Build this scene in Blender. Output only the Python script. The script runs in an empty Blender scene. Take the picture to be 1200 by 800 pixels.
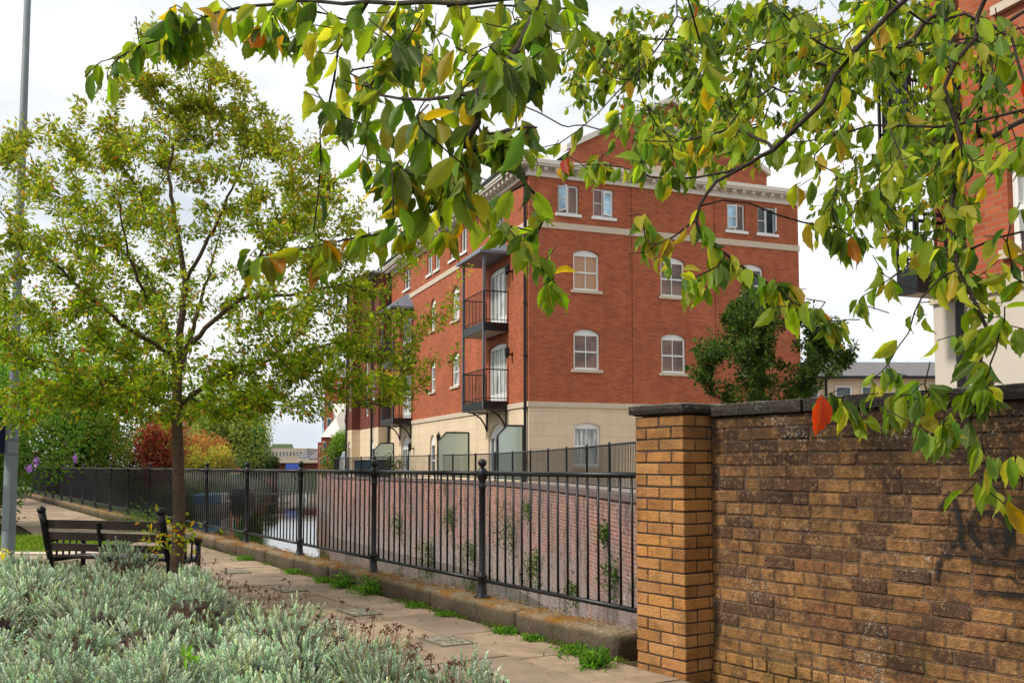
import bpy, math, random
import numpy as np
from mathutils import Vector, Matrix, noise as mnoise
random.seed(7); rng = np.random.default_rng(7)
R = math.radians
S = bpy.context.scene; COL = S.collection
F = 1150.0; TILT = R(4.0); HOR = 546.0; EYE = 1.5
PP = HOR - F * math.tan(TILT)
PI = math.pi

def at(px, py, Y):
    """world point on the view line of photo pixel (px, py) at world depth Y"""
    cx, cy = (px - 600) / F, -(py - PP) / F
    d = np.array([cx, math.cos(TILT) - cy * math.sin(TILT), math.sin(TILT) + cy * math.cos(TILT)])
    return np.array([0, 0, EYE]) + d * (Y / d[1])

# ------------------------------------------------------------------ mesh builder
class MB:
    def __init__(s): s.v = []; s.f = []; s.c = []; s.cc = None
    def add(s, vs, fs, c=None):
        o = len(s.v); s.v += [tuple(map(float, p)) for p in vs]; s.f += [tuple(i + o for i in f) for f in fs]
        c = c if c is not None else (s.cc or (1, 1, 1)); s.c += [c] * len(vs)
        return s
    def quad(s, a, b, c, d, col=None): return s.add([a, b, c, d], [(0, 1, 2, 3)], col)
    def box(s, x0, x1, y0, y1, z0, z1, M=None, col=None):
        vs = [(x, y, z) for z in (z0, z1) for y in (y0, y1) for x in (x0, x1)]
        if M: vs = [tuple(M @ Vector(p)) for p in vs]
        return s.add(vs, [(0, 2, 3, 1), (4, 5, 7, 6), (0, 1, 5, 4), (2, 6, 7, 3), (0, 4, 6, 2), (1, 3, 7, 5)], col)
    def cbox(s, x0, x1, y0, y1, z0, z1, c=.005, M=None, col=None, j=0.0):
        """box with chamfered edges"""
        vs = []; idx = {}
        for ix in (0, 1):
            for iy in (0, 1):
                for iz in (0, 1):
                    X, Y, Z = (x0, x1)[ix], (y0, y1)[iy], (z0, z1)[iz]
                    sx, sy, sz = (c if ix == 0 else -c), (c if iy == 0 else -c), (c if iz == 0 else -c)
                    if j: X += random.uniform(-j, j); Y += random.uniform(-j, j); Z += random.uniform(-j, j)
                    for k, p in enumerate(((X, Y + sy, Z + sz), (X + sx, Y, Z + sz), (X + sx, Y + sy, Z))):
                        idx[ix, iy, iz, k] = len(vs); vs.append(p)
        fs = []
        I = lambda a, b, c_, k: idx[a, b, c_, k]
        for a in (0, 1):
            q = [I(a, 0, 0, 0), I(a, 0, 1, 0), I(a, 1, 1, 0), I(a, 1, 0, 0)]; fs.append(q if a == 0 else q[::-1])
            q = [I(0, a, 0, 1), I(1, a, 0, 1), I(1, a, 1, 1), I(0, a, 1, 1)]; fs.append(q if a == 0 else q[::-1])
            q = [I(0, 0, a, 2), I(0, 1, a, 2), I(1, 1, a, 2), I(1, 0, a, 2)]; fs.append(q if a == 0 else q[::-1])
        for a in (0, 1):
            for b in (0, 1):
                q = [I(a, b, 0, 0), I(a, b, 0, 1), I(a, b, 1, 1), I(a, b, 1, 0)]; fs.append(q if (a + b) % 2 else q[::-1])
                q = [I(a, 0, b, 0), I(a, 0, b, 2), I(a, 1, b, 2), I(a, 1, b, 0)]; fs.append(q[::-1] if (a + b) % 2 else q)
                q = [I(0, a, b, 1), I(0, a, b, 2), I(1, a, b, 2), I(1, a, b, 1)]; fs.append(q if (a + b) % 2 else q[::-1])
                for d in (0, 1):
                    q = [I(a, b, d, 0), I(a, b, d, 1), I(a, b, d, 2)]; fs.append(q if (a + b + d) % 2 else q[::-1])
        if M: vs = [tuple(M @ Vector(p)) for p in vs]
        return s.add(vs, fs, col)
    def lathe(s, x, y, prof, n=12, col=None):
        vs = []; fs = []
        for (r, z) in prof:
            for k in range(n):
                a = 2 * PI * k / n; vs.append((x + r * math.cos(a), y + r * math.sin(a), z))
        for i in range(len(prof) - 1):
            for k in range(n):
                fs.append((i * n + k, i * n + (k + 1) % n, (i + 1) * n + (k + 1) % n, (i + 1) * n + k))
        fs.append(tuple(range(n))[::-1]); fs.append(tuple((len(prof) - 1) * n + k for k in range(n)))
        return s.add(vs, fs, col)
    def tube(s, pts, rad, n=6, col=None):
        P = [Vector(p) for p in pts]
        if not hasattr(rad, '__len__'): rad = [rad] * len(P)
        vs = []; fs = []; u = None
        for i, p in enumerate(P):
            t = (P[min(i + 1, len(P) - 1)] - P[max(i - 1, 0)])
            t = t.normalized() if t.length > 1e-9 else Vector((0, 0, 1))
            if u is None: u = t.orthogonal().normalized()
            else:
                u = u - t * u.dot(t); u = u.normalized() if u.length > 1e-6 else t.orthogonal().normalized()
            w = t.cross(u)
            for k in range(n):
                a = 2 * PI * k / n; vs.append(p + (u * math.cos(a) + w * math.sin(a)) * rad[i])
        for i in range(len(P) - 1):
            for k in range(n):
                fs.append((i * n + k, i * n + (k + 1) % n, (i + 1) * n + (k + 1) % n, (i + 1) * n + k))
        fs.append(tuple(range(n))[::-1]); fs.append(tuple((len(P) - 1) * n + k for k in range(n)))
        return s.add(vs, fs, col)
    def rough(s, x0, x1, y0, y1, z0, z1, M=None, step=.08, amp=.012, sc=6, seed=0, col=None, rnd=.02):
        """rough stone block: gridded box, rounded edges, displaced by noise"""
        nx, ny, nz = [max(2, int(round((b - a) / step))) for a, b in ((x0, x1), (y0, y1), (z0, z1))]
        key = {}; vs = []; fs = []
        def V(i, j, k):
            if (i, j, k) in key: return key[i, j, k]
            p = Vector((x0 + (x1 - x0) * i / nx, y0 + (y1 - y0) * j / ny, z0 + (z1 - z0) * k / nz))
            e = (i in (0, nx)) + (j in (0, ny)) + (k in (0, nz)); c = Vector(((x0 + x1) / 2, (y0 + y1) / 2, (z0 + z1) / 2))
            d = Vector((-1 if i == 0 else 1 if i == nx else 0, -1 if j == 0 else 1 if j == ny else 0, -1 if k == 0 else 1 if k == nz else 0))
            if e > 1: p -= d * rnd
            q = (M @ p) if M else p
            a = mnoise.noise(q * sc + Vector((seed, 0, 0))) + .5 * mnoise.noise(q * sc * 3)
            p += d.normalized() * a * amp
            key[i, j, k] = len(vs); vs.append((M @ p) if M else p); return key[i, j, k]
        for i in range(nx):
            for j in range(ny):
                fs.append((V(i, j, 0), V(i, j + 1, 0), V(i + 1, j + 1, 0), V(i + 1, j, 0)))
                fs.append((V(i, j, nz), V(i + 1, j, nz), V(i + 1, j + 1, nz), V(i, j + 1, nz)))
        for i in range(nx):
            for k in range(nz):
                fs.append((V(i, 0, k), V(i + 1, 0, k), V(i + 1, 0, k + 1), V(i, 0, k + 1)))
                fs.append((V(i, ny, k), V(i, ny, k + 1), V(i + 1, ny, k + 1), V(i + 1, ny, k)))
        for j in range(ny):
            for k in range(nz):
                fs.append((V(0, j, k), V(0, j, k + 1), V(0, j + 1, k + 1), V(0, j + 1, k)))
                fs.append((V(nx, j, k), V(nx, j + 1, k), V(nx, j + 1, k + 1), V(nx, j, k + 1)))
        return s.add(vs, fs, col)
    def mesh(s, name, mat, smooth=False):
        me = bpy.data.meshes.new(name); me.from_pydata(s.v, [], s.f)
        a = me.attributes.new('col', 'FLOAT_COLOR', 'POINT')
        c = np.ones((len(s.v), 4), dtype=np.float32)
        if s.c: c[:, :3] = np.array(s.c, dtype=np.float32)
        a.data.foreach_set('color', c.ravel())
        if mat: me.materials.append(mat)
        if smooth: me.polygons.foreach_set('use_smooth', [True] * len(me.polygons))
        me.update(); return me

def link(name, me, parent=None, loc=None):
    o = bpy.data.objects.new(name, me); COL.objects.link(o)
    if loc is not None: o.location = loc
    if parent is not None:
        o.parent = parent
        if parent.get('_w'): o.matrix_parent_inverse = Matrix.Translation(parent.location).inverted()
        g = parent.parent
        if g is not None and g.get('_w') : o.matrix_parent_inverse = Matrix.Identity(4)
    return o
def thing(name, label, cat, loc=(0, 0, 0), rotz=0, group=None, world=True):
    """an Empty at the thing's base; world=True: its parts are modelled in world coordinates"""
    o = bpy.data.objects.new(name, None); COL.objects.link(o); o.location = loc; o.rotation_euler = (0, 0, rotz)
    o.empty_display_size = .2
    o['label'] = label; o['category'] = cat
    if group: o['group'] = group
    if world: o['_w'] = 1
    return o
def part(name, mb, mat, parent, smooth=False, label=None, kind=None):
    me = mb.mesh(name, mat, smooth) if isinstance(mb, MB) else mb
    o = link(name, me, parent)
    if label: o['label'] = label
    if kind: o['kind'] = kind
    return o
def solo(name, mb, mat, label, cat, group=None, kind=None, smooth=False):
    me = mb.mesh(name, mat, smooth) if isinstance(mb, MB) else mb
    o = link(name, me); o['label'] = label; o['category'] = cat
    if group: o['group'] = group
    if kind: o['kind'] = kind
    return o
def struct(name, mb, mat, smooth=False):
    me = mb.mesh(name, mat, smooth) if isinstance(mb, MB) else mb
    o = link(name, me); o['kind'] = 'structure'; return o

# ------------------------------------------------------------------ materials
class NT:
    def __init__(s, name):
        s.m = bpy.data.materials.new(name); s.m.use_nodes = True; s.t = s.m.node_tree; s.N = s.t.nodes; s.L = s.t.links
        s.b = s.N['Principled BSDF']; s.out = s.N['Material Output']
    def n(s, typ, **k):
        x = s.N.new(typ)
        for a, b in k.items():
            if a in ('operation', 'blend_type', 'data_type', 'attribute_name', 'feature', 'distance', 'noise_dimensions', 'offset', 'offset_frequency', 'squash', 'vector_type', 'convert_from', 'convert_to', 'wave_type', 'bands_direction', 'use_clamp', 'invert'): setattr(x, a, b)
            else:
                nm = a.replace('_', ' ')
                s.set(x.inputs[nm] if nm in x.inputs else x.inputs[int(a[1:])], b)
        return x
    def set(s, inp, v):
        if isinstance(v, bpy.types.NodeSocket): s.L.new(v, inp)
        else:
            if hasattr(inp.default_value, '__len__') and len(inp.default_value) == 4 and len(v) == 3: v = (*v, 1)
            inp.default_value = v
    def math(s, op, a, b=0.0, clamp=False):
        x = s.N.new('ShaderNodeMath'); x.operation = op; x.use_clamp = clamp; s.set(x.inputs[0], a); s.set(x.inputs[1], b); return x.outputs[0]
    def mix(s, f, a, b, mode='MIX'):
        x = s.N.new('ShaderNodeMix'); x.data_type = 'RGBA'; x.blend_type = mode
        s.set(x.inputs[0], f); s.set(x.inputs[6], a); s.set(x.inputs[7], b); return x.outputs[2]
    def ramp(s, f, stops):
        x = s.N.new('ShaderNodeValToRGB'); e = x.color_ramp.elements
        while len(e) < len(stops): e.new(.5)
        for el, (p, c) in zip(e, stops): el.position = p; el.color = (*c, 1) if len(c) == 3 else c
        s.L.new(f, x.inputs[0]); return x.outputs[0]
    def step(s, f, a, b): return s.ramp(f, [(a, (0, 0, 0)), (b, (1, 1, 1))])
    def obj(s): return s.n('ShaderNodeTexCoord').outputs['Object']
    def noise(s, sc, det=4, rough=.55, v=None, out='Fac'):
        x = s.N.new('ShaderNodeTexNoise'); x.inputs['Scale'].default_value = sc; x.inputs['Detail'].default_value = det; x.inputs['Roughness'].default_value = rough
        s.L.new(v if v is not None else s.obj(), x.inputs['Vector']); return x.outputs[out]
    def scale(s, v, xyz):
        x = s.N.new('ShaderNodeVectorMath'); x.operation = 'MULTIPLY'; s.L.new(v, x.inputs[0]); x.inputs[1].default_value = xyz; return x.outputs[0]
    def attr(s, nm, out='Color'):
        x = s.N.new('ShaderNodeAttribute'); x.attribute_name = nm; return x.outputs[out]
    def bump(s, h, st=.5, d=.01):
        x = s.N.new('ShaderNodeBump'); x.inputs['Strength'].default_value = st; x.inputs['Distance'].default_value = d
        s.L.new(h, x.inputs['Height']); s.L.new(x.outputs[0], s.b.inputs['Normal']); return x
    def col(s, c): s.set(s.b.inputs['Base Color'], c); return s
    def rough(s, r): s.set(s.b.inputs['Roughness'], r); return s
    def spec(s, v): s.b.inputs['Specular IOR Level'].default_value = v; return s
    def boxuv(s):
        """(along the wall, height) in metres from object space"""
        tc = s.n('ShaderNodeTexCoord'); a = s.n('ShaderNodeSeparateXYZ'); s.L.new(tc.outputs['Object'], a.inputs[0])
        nn = s.n('ShaderNodeSeparateXYZ'); s.L.new(tc.outputs['Normal'], nn.inputs[0])
        g = s.math('GREATER_THAN', s.math('ABSOLUTE', nn.outputs[0]), s.math('ABSOLUTE', nn.outputs[1]))
        u = s.math('ADD', s.math('MULTIPLY', a.outputs[1], g), s.math('MULTIPLY', a.outputs[0], s.math('SUBTRACT', 1.0, g)))
        c = s.n('ShaderNodeCombineXYZ'); s.L.new(u, c.inputs[0]); s.L.new(a.outputs[2], c.inputs[1]); return c.outputs[0]

def m_plain(name, c, rough=.6, var=.15, sc=3, metallic=0, spec=.5, bump=0, bsc=40):
    t = NT(name); n = t.noise(sc)
    t.col(t.mix(n, tuple(x * (1 - var) for x in c), tuple(min(1, x * (1 + var)) for x in c))).rough(rough).spec(spec)
    t.b.inputs['Metallic'].default_value = metallic
    if bump: t.bump(t.noise(bsc, 5), bump, .01)
    return t.m
def m_brick(name, c1, c2, mortar, L=.225, H=.075, ms=.009, bump=.5, dirt=(.1, .05, .03), dirtf=.35):
    t = NT(name); uv = t.boxuv()
    b = t.N.new('ShaderNodeTexBrick'); t.L.new(uv, b.inputs['Vector'])
    b.inputs['Color1'].default_value = (*c1, 1); b.inputs['Color2'].default_value = (*c2, 1); b.inputs['Mortar'].default_value = (*mortar, 1)
    b.inputs['Scale'].default_value = 1; b.inputs['Mortar Size'].default_value = ms; b.inputs['Brick Width'].default_value = L; b.inputs['Row Height'].default_value = H
    b.inputs['Bias'].default_value = -.1; b.inputs['Mortar Smooth'].default_value = .2
    n1 = t.noise(.45, 5, .6); n2 = t.noise(7, 3)
    c = t.mix(t.math('MULTIPLY', t.step(n1, .42, .75), dirtf), b.outputs['Color'], dirt)
    c = t.mix(t.math('MULTIPLY', t.step(n2, .45, .8), .35), c, tuple(min(1, x * 1.6) for x in c2))
    st = t.noise(1.0, 5, .65, t.scale(t.obj(), (2.2, 2.2, .16))); c = t.mix(t.math('MULTIPLY', t.step(st, .5, .72), .38), c, tuple(x * .45 for x in c1))
    c = t.mix(t.math('MULTIPLY', t.step(t.noise(.8, 4, .6), .55, .75), .3), c, tuple(min(1, x * 1.5 + .04) for x in c1))
    t.col(c).rough(.88).spec(.2)
    h = t.math('SUBTRACT', t.math('MULTIPLY', t.noise(60, 2), .3), b.outputs['Fac']); t.bump(h, bump, .006)
    return t.m
def m_leaf(name, trans=.45, rough=.45, veins=False, spec=.35, bright=1.0):
    t = NT(name); c = t.attr('col')
    hsv = t.n('ShaderNodeHueSaturation', Value=2.0 * bright, Saturation=1.05); t.L.new(c, hsv.inputs['Color'])
    if veins:
        lf = t.N.new('ShaderNodeAttribute'); lf.attribute_name = 'lf'; sp = t.n('ShaderNodeSeparateXYZ'); t.L.new(lf.outputs['Vector'], sp.inputs[0])
        ab = t.math('ABSOLUTE', sp.outputs[1])
        ph = t.math('SUBTRACT', t.math('MULTIPLY', sp.outputs[0], 9.0), t.math('MULTIPLY', ab, 2.6))
        fr = t.math('ABSOLUTE', t.math('SUBTRACT', t.math('FRACT', ph), .5))
        side = t.math('SUBTRACT', 1.0, t.math('MULTIPLY', fr, 9.0), True)
        mid = t.math('SUBTRACT', 1.0, t.math('MULTIPLY', ab, 16.0), True)
        v = t.math('MAXIMUM', t.math('MULTIPLY', side, .55), mid)
        c = t.mix(t.math('MULTIPLY', v, .55), c, (.36, .42, .12)); c = t.mix(t.math('MULTIPLY', t.step(t.noise(14, 4, .65), .4, .65), .45), c, t.mix(1.0, c, (.45, .5, .4), 'MULTIPLY'))
        blot = t.step(t.noise(38, 4, .7), .6, .66)
        c = t.mix(t.math('MULTIPLY', blot, .6), c, (.2, .11, .02))
        t.bump(t.math('SUBTRACT', t.math('MULTIPLY', t.noise(120, 2), .4), v), .35, .002)
    t.col(c).rough(rough).spec(spec)
    tr = t.N.new('ShaderNodeBsdfTranslucent'); t.L.new(hsv.outputs[0], tr.inputs['Color'])
    mx = t.N.new('ShaderNodeMixShader'); mx.inputs[0].default_value = trans
    t.L.new(t.b.outputs[0], mx.inputs[1]); t.L.new(tr.outputs[0], mx.inputs[2]); t.L.new(mx.outputs[0], t.out.inputs['Surface'])
    return t.m
def m_bark(name, c1, c2, sc=9, ring=False):
    t = NT(name); v = t.scale(t.obj(), (1, 1, 3.2 if ring else .35))
    n = t.noise(sc, 6, .65, v); n2 = t.noise(2.5, 3)
    c = t.mix(n, c1, c2); c = t.mix(t.math('MULTIPLY', t.step(n2, .5, .75), .5), c, (.055, .075, .03))
    t.col(c).rough(.85).spec(.2); t.bump(n, 1.0, .035); return t.m
def m_glass(name, c=(.03, .04, .045), rough=.06):
    t = NT(name); n = t.noise(1.1, 2)
    t.col(t.mix(t.step(n, .4, .6), c, tuple(x * 2.6 for x in c))).rough(rough).spec(.5)
    t.bump(t.noise(1.5, 1), .05, .02); return t.m

M = {}
M['brick'] = m_brick('red_brick', (.46, .12, .05), (.3, .065, .028), (.3, .16, .1), dirtf=.22)
M['brick_shade'] = m_brick('dark_shaded_brick', (.2, .05, .035), (.12, .03, .02), (.12, .07, .05))  # the wing's shade is put into this darker brick; bridge and joints reuse it
M['brick_far'] = m_brick('far_brick', (.4, .1, .05), (.3, .07, .04), (.3, .15, .1), L=.45, H=.15)
M['white'] = m_plain('white_paint', (.74, .74, .71), .4, .05)
M['cream'] = None
M['black'] = m_plain('black_metal', (.008, .008, .009), .38, .3, 9, spec=.35, bump=.12, bsc=60)
M['grey_metal'] = m_plain('grey_metal', (.12, .13, .14), .5, .2, 5, bump=.1)
M['zinc'] = m_plain('lead_roof', (.17, .2, .24), .5, .2, 2)
M['glass'] = m_glass('window_glass')
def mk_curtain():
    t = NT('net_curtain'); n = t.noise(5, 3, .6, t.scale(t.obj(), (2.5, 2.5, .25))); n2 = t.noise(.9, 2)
    c = t.mix(t.step(n, .38, .62), (.16, .18, .17), (.66, .68, .64)); c = t.mix(t.math('MULTIPLY', t.step(n2, .5, .62), .6), c, (.1, .12, .13)); t.col(c).rough(.12).spec(.8); M['curtain'] = t.m  # darker upright bands paint the shade between curtain folds
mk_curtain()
M['blind'] = m_plain('orange_blind', (.42, .22, .11), .3, .1, 9, spec=.7)
M['darkpane'] = m_glass('brown_pane', (.09, .05, .035), .12)
M['blueglass'] = m_glass('sky_glass', (.2, .33, .42), .1)
M['door_white'] = m_plain('white_door', (.68, .7, .68), .35, .06, 4)
M['frost'] = m_plain('frosted_glass', (.6, .72, .62), .25, .1, 1.2, spec=.6)
M['slate'] = m_plain('slate', (.13, .12, .12), .6, .25, 2, bump=.3)
M['bronze'] = m_plain('grey_oak', (.1, .09, .08), .6, .2, 6)
def mk_cream():
    t = NT('cream_render'); uv = t.boxuv(); b = t.N.new('ShaderNodeTexBrick'); t.L.new(uv, b.inputs['Vector'])
    b.inputs['Color1'].default_value = (.72, .57, .4, 1); b.inputs['Color2'].default_value = (.67, .53, .37, 1); b.inputs['Mortar'].default_value = (.45, .34, .23, 1)
    for k, v in (('Scale', 1), ('Mortar Size', .006), ('Brick Width', 1.1), ('Row Height', .42), ('Mortar Smooth', .3)): b.inputs[k].default_value = v
    st = t.noise(1.2, 5, .6, t.scale(t.obj(), (1, 1, .3)))
    c = t.mix(t.math('MULTIPLY', t.step(st, .5, .8), .4), b.outputs['Color'], (.34, .27, .18))
    t.col(c).rough(.85).spec(.2); t.bump(t.math('SUBTRACT', t.math('MULTIPLY', t.noise(30, 3), .2), b.outputs['Fac']), .4, .01); M['cream'] = t.m
mk_cream()
M['stone_trim'] = m_plain('stone_trim', (.56, .47, .36), .8, .15, 4, spec=.2, bump=.2)
M['white_trim'] = m_plain('cornice_paint', (.68, .62, .54), .6, .1, 2)
M['leaf_big'] = m_leaf('cherry_leaf', .55, .5, True, .3)
M['leaf'] = m_leaf('small_leaf', .5, .6, spec=.2)
M['leaf_dull'] = m_leaf('dull_leaf', .3, .7, spec=.15)
M['sage'] = m_leaf('sage_leaf', .15, .85, spec=.1, bright=.8)
M['bark'] = m_bark('bark_ringed', (.025, .016, .011), (.2, .13, .085), 10, True)
M['bark_dark'] = m_bark('bark_dark', (.022, .014, .012), (.085, .06, .05), 26)
M['wood'] = m_plain('bench_wood', (.04, .024, .02), .45, .4, 14, bump=.4)

def m_nearbrick(name, soot):
    t = NT(name); c = t.attr('col'); o = t.obj()
    n = t.noise(22, 5, .65); n3 = t.noise(70, 3, .6)
    c = t.mix(t.math('MULTIPLY', t.step(n, .4, .7), .6 if soot else .35), c, (.07, .045, .025) if soot else (.3, .14, .045))
    c = t.mix(t.math('MULTIPLY', t.step(n3, .5, .68), .4), c, (.34, .2, .085) if soot else (.2, .09, .03))
    z = t.n('ShaderNodeSeparateXYZ'); t.L.new(o, z.inputs[0])
    if soot:
        big = t.noise(1.6, 4, .6)
        f = t.math('ADD', t.math('MULTIPLY', t.math('SUBTRACT', z.outputs[2], 1.0), 1.2), t.math('MULTIPLY', t.math('SUBTRACT', big, .5), 1.8), True)
        c = t.mix(t.math('MULTIPLY', f, .8), c, (.024, .017, .012))
        f2 = t.math('MULTIPLY', t.step(t.noise(2.3, 5, .7, t.scale(o, (1, 1, .8))), .46, .64), .62)
        f2 = t.math('MULTIPLY', f2, t.math('ADD', .25, t.math('GREATER_THAN', z.outputs[2], .262), True)); c = t.mix(f2, c, (.03, .02, .014))
        c = t.mix(t.math('MULTIPLY', t.step(t.noise(6, 5, .75), .5, .6), .6), c, (.07, .04, .03))
        c = t.mix(t.math('MULTIPLY', t.step(t.noise(30, 4, .7), .55, .64), .45), c, (.38, .22, .1))
        f3 = t.math('MULTIPLY', t.math('SUBTRACT', .6, z.outputs[2], True), t.step(t.noise(2, 3), .42, .62))
        c = t.mix(t.math('MULTIPLY', f3, .7), c, (.075, .07, .015))
        # lime bloom
        e = t.math('MULTIPLY', t.step(t.noise(55, 4, .8), .57, .62), t.step(t.noise(2.6, 5, .7), .55, .66))
        c = t.mix(t.math('MULTIPLY', e, .75), c, (.6, .57, .52))
    else:
        f = t.math('MULTIPLY', t.math('SUBTRACT', z.outputs[2], 1.35, True), 1.1)
        c = t.mix(t.math('MULTIPLY', f, t.step(t.noise(5, 3), .3, .6)), c, (.09, .06, .035))
        f3 = t.math('MULTIPLY', t.math('SUBTRACT', .5, z.outputs[2], True), t.step(t.noise(6, 3), .42, .62))
        c = t.mix(t.math('MULTIPLY', f3, .8), c, (.07, .06, .02)); c = t.mix(t.math('MULTIPLY', t.step(t.noise(3.5, 5, .7), .5, .66), .55), c, (.12, .07, .03))
    t.col(c).rough(.9).spec(.15); t.bump(t.math('ADD', n, t.math('MULTIPLY', n3, .7)), 1.0, .014); return t.m
M['oldbrick'] = m_nearbrick('weathered_wall_brick', True)
M['buffbrick'] = m_nearbrick('buff_pier_brick', False)
M['mortar_old'] = m_nearbrick('old_mortar', True)
M['mortar_dark'] = m_plain('dark_mortar', (.045, .032, .022), .95, .4, 20, bump=.5)
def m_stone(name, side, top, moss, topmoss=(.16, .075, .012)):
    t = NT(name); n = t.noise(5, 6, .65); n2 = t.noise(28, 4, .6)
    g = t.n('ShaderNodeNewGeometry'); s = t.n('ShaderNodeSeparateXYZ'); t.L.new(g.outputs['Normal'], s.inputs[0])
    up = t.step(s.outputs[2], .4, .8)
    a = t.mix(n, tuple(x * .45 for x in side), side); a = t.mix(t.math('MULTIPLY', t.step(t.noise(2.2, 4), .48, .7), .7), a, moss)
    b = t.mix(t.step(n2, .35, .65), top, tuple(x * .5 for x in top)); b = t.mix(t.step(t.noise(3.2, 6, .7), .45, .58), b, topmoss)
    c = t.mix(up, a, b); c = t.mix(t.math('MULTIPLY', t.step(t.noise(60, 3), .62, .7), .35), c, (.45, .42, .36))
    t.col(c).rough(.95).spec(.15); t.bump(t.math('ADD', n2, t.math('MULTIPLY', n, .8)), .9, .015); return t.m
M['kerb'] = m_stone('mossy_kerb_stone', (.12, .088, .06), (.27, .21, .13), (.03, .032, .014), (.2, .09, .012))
M['coping'] = m_stone('sooty_coping_stone', (.06, .05, .042), (.26, .24, .2), (.02, .017, .015), (.1, .09, .075))  # top colour set paler for the light it catches; soot darkens the sides
def mk_slab():
    t = NT('paving_slab'); c = t.attr('col'); n = t.noise(3, 6, .6); n2 = t.noise(90, 3, .6)
    c = t.mix(t.math('MULTIPLY', t.step(n, .4, .66), .55), c, (.2, .15, .1)); c = t.mix(t.math('MULTIPLY', t.step(t.noise(14, 4, .75), .6, .66), .45), c, (.12, .1, .07)); c = t.mix(t.math('MULTIPLY', n2, .22), c, (.14, .11, .08))
    c = t.mix(t.math('MULTIPLY', t.step(t.noise(1.6, 6, .75), .5, .64), .6), c, (.15, .13, .08))
    t.col(c).rough(.85).spec(.25); t.bump(t.math('ADD', n2, n), .5, .006); M['slab'] = t.m
mk_slab()
def mk_ground():
    t = NT('earth_and_moss'); n = t.noise(4, 6, .7); n2 = t.noise(35, 4, .7)
    c = t.ramp(n, [(.3, (.05, .035, .02)), (.5, (.09, .065, .035)), (.62, (.05, .07, .018)), (.8, (.1, .08, .05))])
    c = t.mix(t.math('MULTIPLY', n2, .5), c, (.03, .022, .014)); t.col(c).rough(1).spec(.1); t.bump(n2, .9, .02); M['earth'] = t.m
    t = NT('grass_turf'); n = t.noise(3, 5); c = t.mix(n, (.05, .09, .01), (.16, .2, .03)); t.col(c).rough(1).spec(.1); t.bump(t.noise(60, 3), .8, .02); M['turf'] = t.m
    t = NT('terrace_paving'); n = t.noise(2, 5); t.col(t.mix(n, (.2, .17, .14), (.3, .26, .22))).rough(.9); M['terrace'] = t.m
    t = NT('far_land'); n = t.noise(.05, 5); t.col(t.mix(n, (.04, .07, .02), (.09, .11, .05))).rough(1); M['land'] = t.m
mk_ground()
def mk_water():
    t = NT('canal_water'); o = t.obj(); n = t.noise(2.2, 4, .55, t.scale(o, (1, .45, 1))); n2 = t.noise(.35, 3, .5)
    t.col((.012, .02, .008)).rough(t.math('ADD', .03, t.math('MULTIPLY', t.step(n2, .45, .65), .05))).spec(.9); t.b.inputs['IOR'].default_value = 1.36
    t.bump(n, .07, .03); M['water'] = t.m
mk_water()
def mk_canalwall():
    t = NT('canal_wall_brick'); uv = t.attr('lf', 'Vector'); b = t.N.new('ShaderNodeTexBrick'); t.L.new(uv, b.inputs['Vector'])
    b.inputs['Color1'].default_value = (.42, .16, .11, 1); b.inputs['Color2'].default_value = (.22, .09, .07, 1); b.inputs['Mortar'].default_value = (.46, .36, .3, 1)
    for k, v in (('Scale', 1), ('Mortar Size', .012), ('Brick Width', .235), ('Row Height', .08), ('Mortar Smooth', .3), ('Bias', 0)): b.inputs[k].default_value = v
    c = b.outputs['Color']; s = t.n('ShaderNodeSeparateXYZ'); t.L.new(uv, s.inputs[0])
    c = t.mix(t.math('MULTIPLY', t.step(t.noise(.6, 6, .7), .42, .6), .6), c, (.17, .125, .125))
    lo = t.math('ADD', t.math('MULTIPLY', s.outputs[1], -.55), t.math('MULTIPLY', t.math('SUBTRACT', t.noise(1.2, 4), .5), 1.6), True)
    c = t.mix(t.math('MULTIPLY', lo, .75), c, (.27, .24, .23))
    wv = t.scale(uv, (1.6, .25, 1))
    c = t.mix(t.math('MULTIPLY', t.step(t.noise(1.3, 6, .75, wv), .5, .62), .7), c, (.05, .045, .04))
    c = t.mix(t.math('MULTIPLY', t.step(t.noise(9, 5, .8), .57, .65), .7), c, (.62, .55, .5))
    c = t.mix(t.math('MULTIPLY', t.step(t.noise(2.6, 5, .8), .56, .63), .75), c, (.06, .075, .02))
    t.col(c).rough(.92).spec(.15); t.bump(t.math('SUBTRACT', t.noise(20, 3), b.outputs['Fac']), .6, .012); M['canalwall'] = t.m
mk_canalwall()

# ------------------------------------------------------------------ world, sun, camera
w = bpy.data.worlds.new("World"); S.world = w; w.use_nodes = True; nt = w.node_tree; nt.nodes.clear()
SUN_EL, SUN_AZ = R(46), R(-112)       # azimuth from +Y towards +X; the sun stands to the left, slightly behind
sky = nt.nodes.new('ShaderNodeTexSky'); sky.sky_type = 'NISHITA'; sky.sun_disc = False; sky.sun_elevation = SUN_EL; sky.sun_rotation = SUN_AZ
b1 = nt.nodes.new('ShaderNodeBackground'); b1.inputs[1].default_value = .1; nt.links.new(sky.outputs[0], b1.inputs[0])
tc = nt.nodes.new('ShaderNodeTexCoord'); mp = nt.nodes.new('ShaderNodeMapping'); mp.inputs['Scale'].default_value = (1, 1, 3.2); nt.links.new(tc.outputs['Generated'], mp.inputs[0])
def wn(sc, det):
    n = nt.nodes.new('ShaderNodeTexNoise'); n.inputs['Scale'].default_value = sc; n.inputs['Detail'].default_value = det; n.inputs['Roughness'].default_value = .58; nt.links.new(mp.outputs[0], n.inputs['Vector']); return n
n1 = wn(2.2, 7); r1 = nt.nodes.new('ShaderNodeValToRGB'); nt.links.new(n1.outputs[0], r1.inputs[0])
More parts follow.
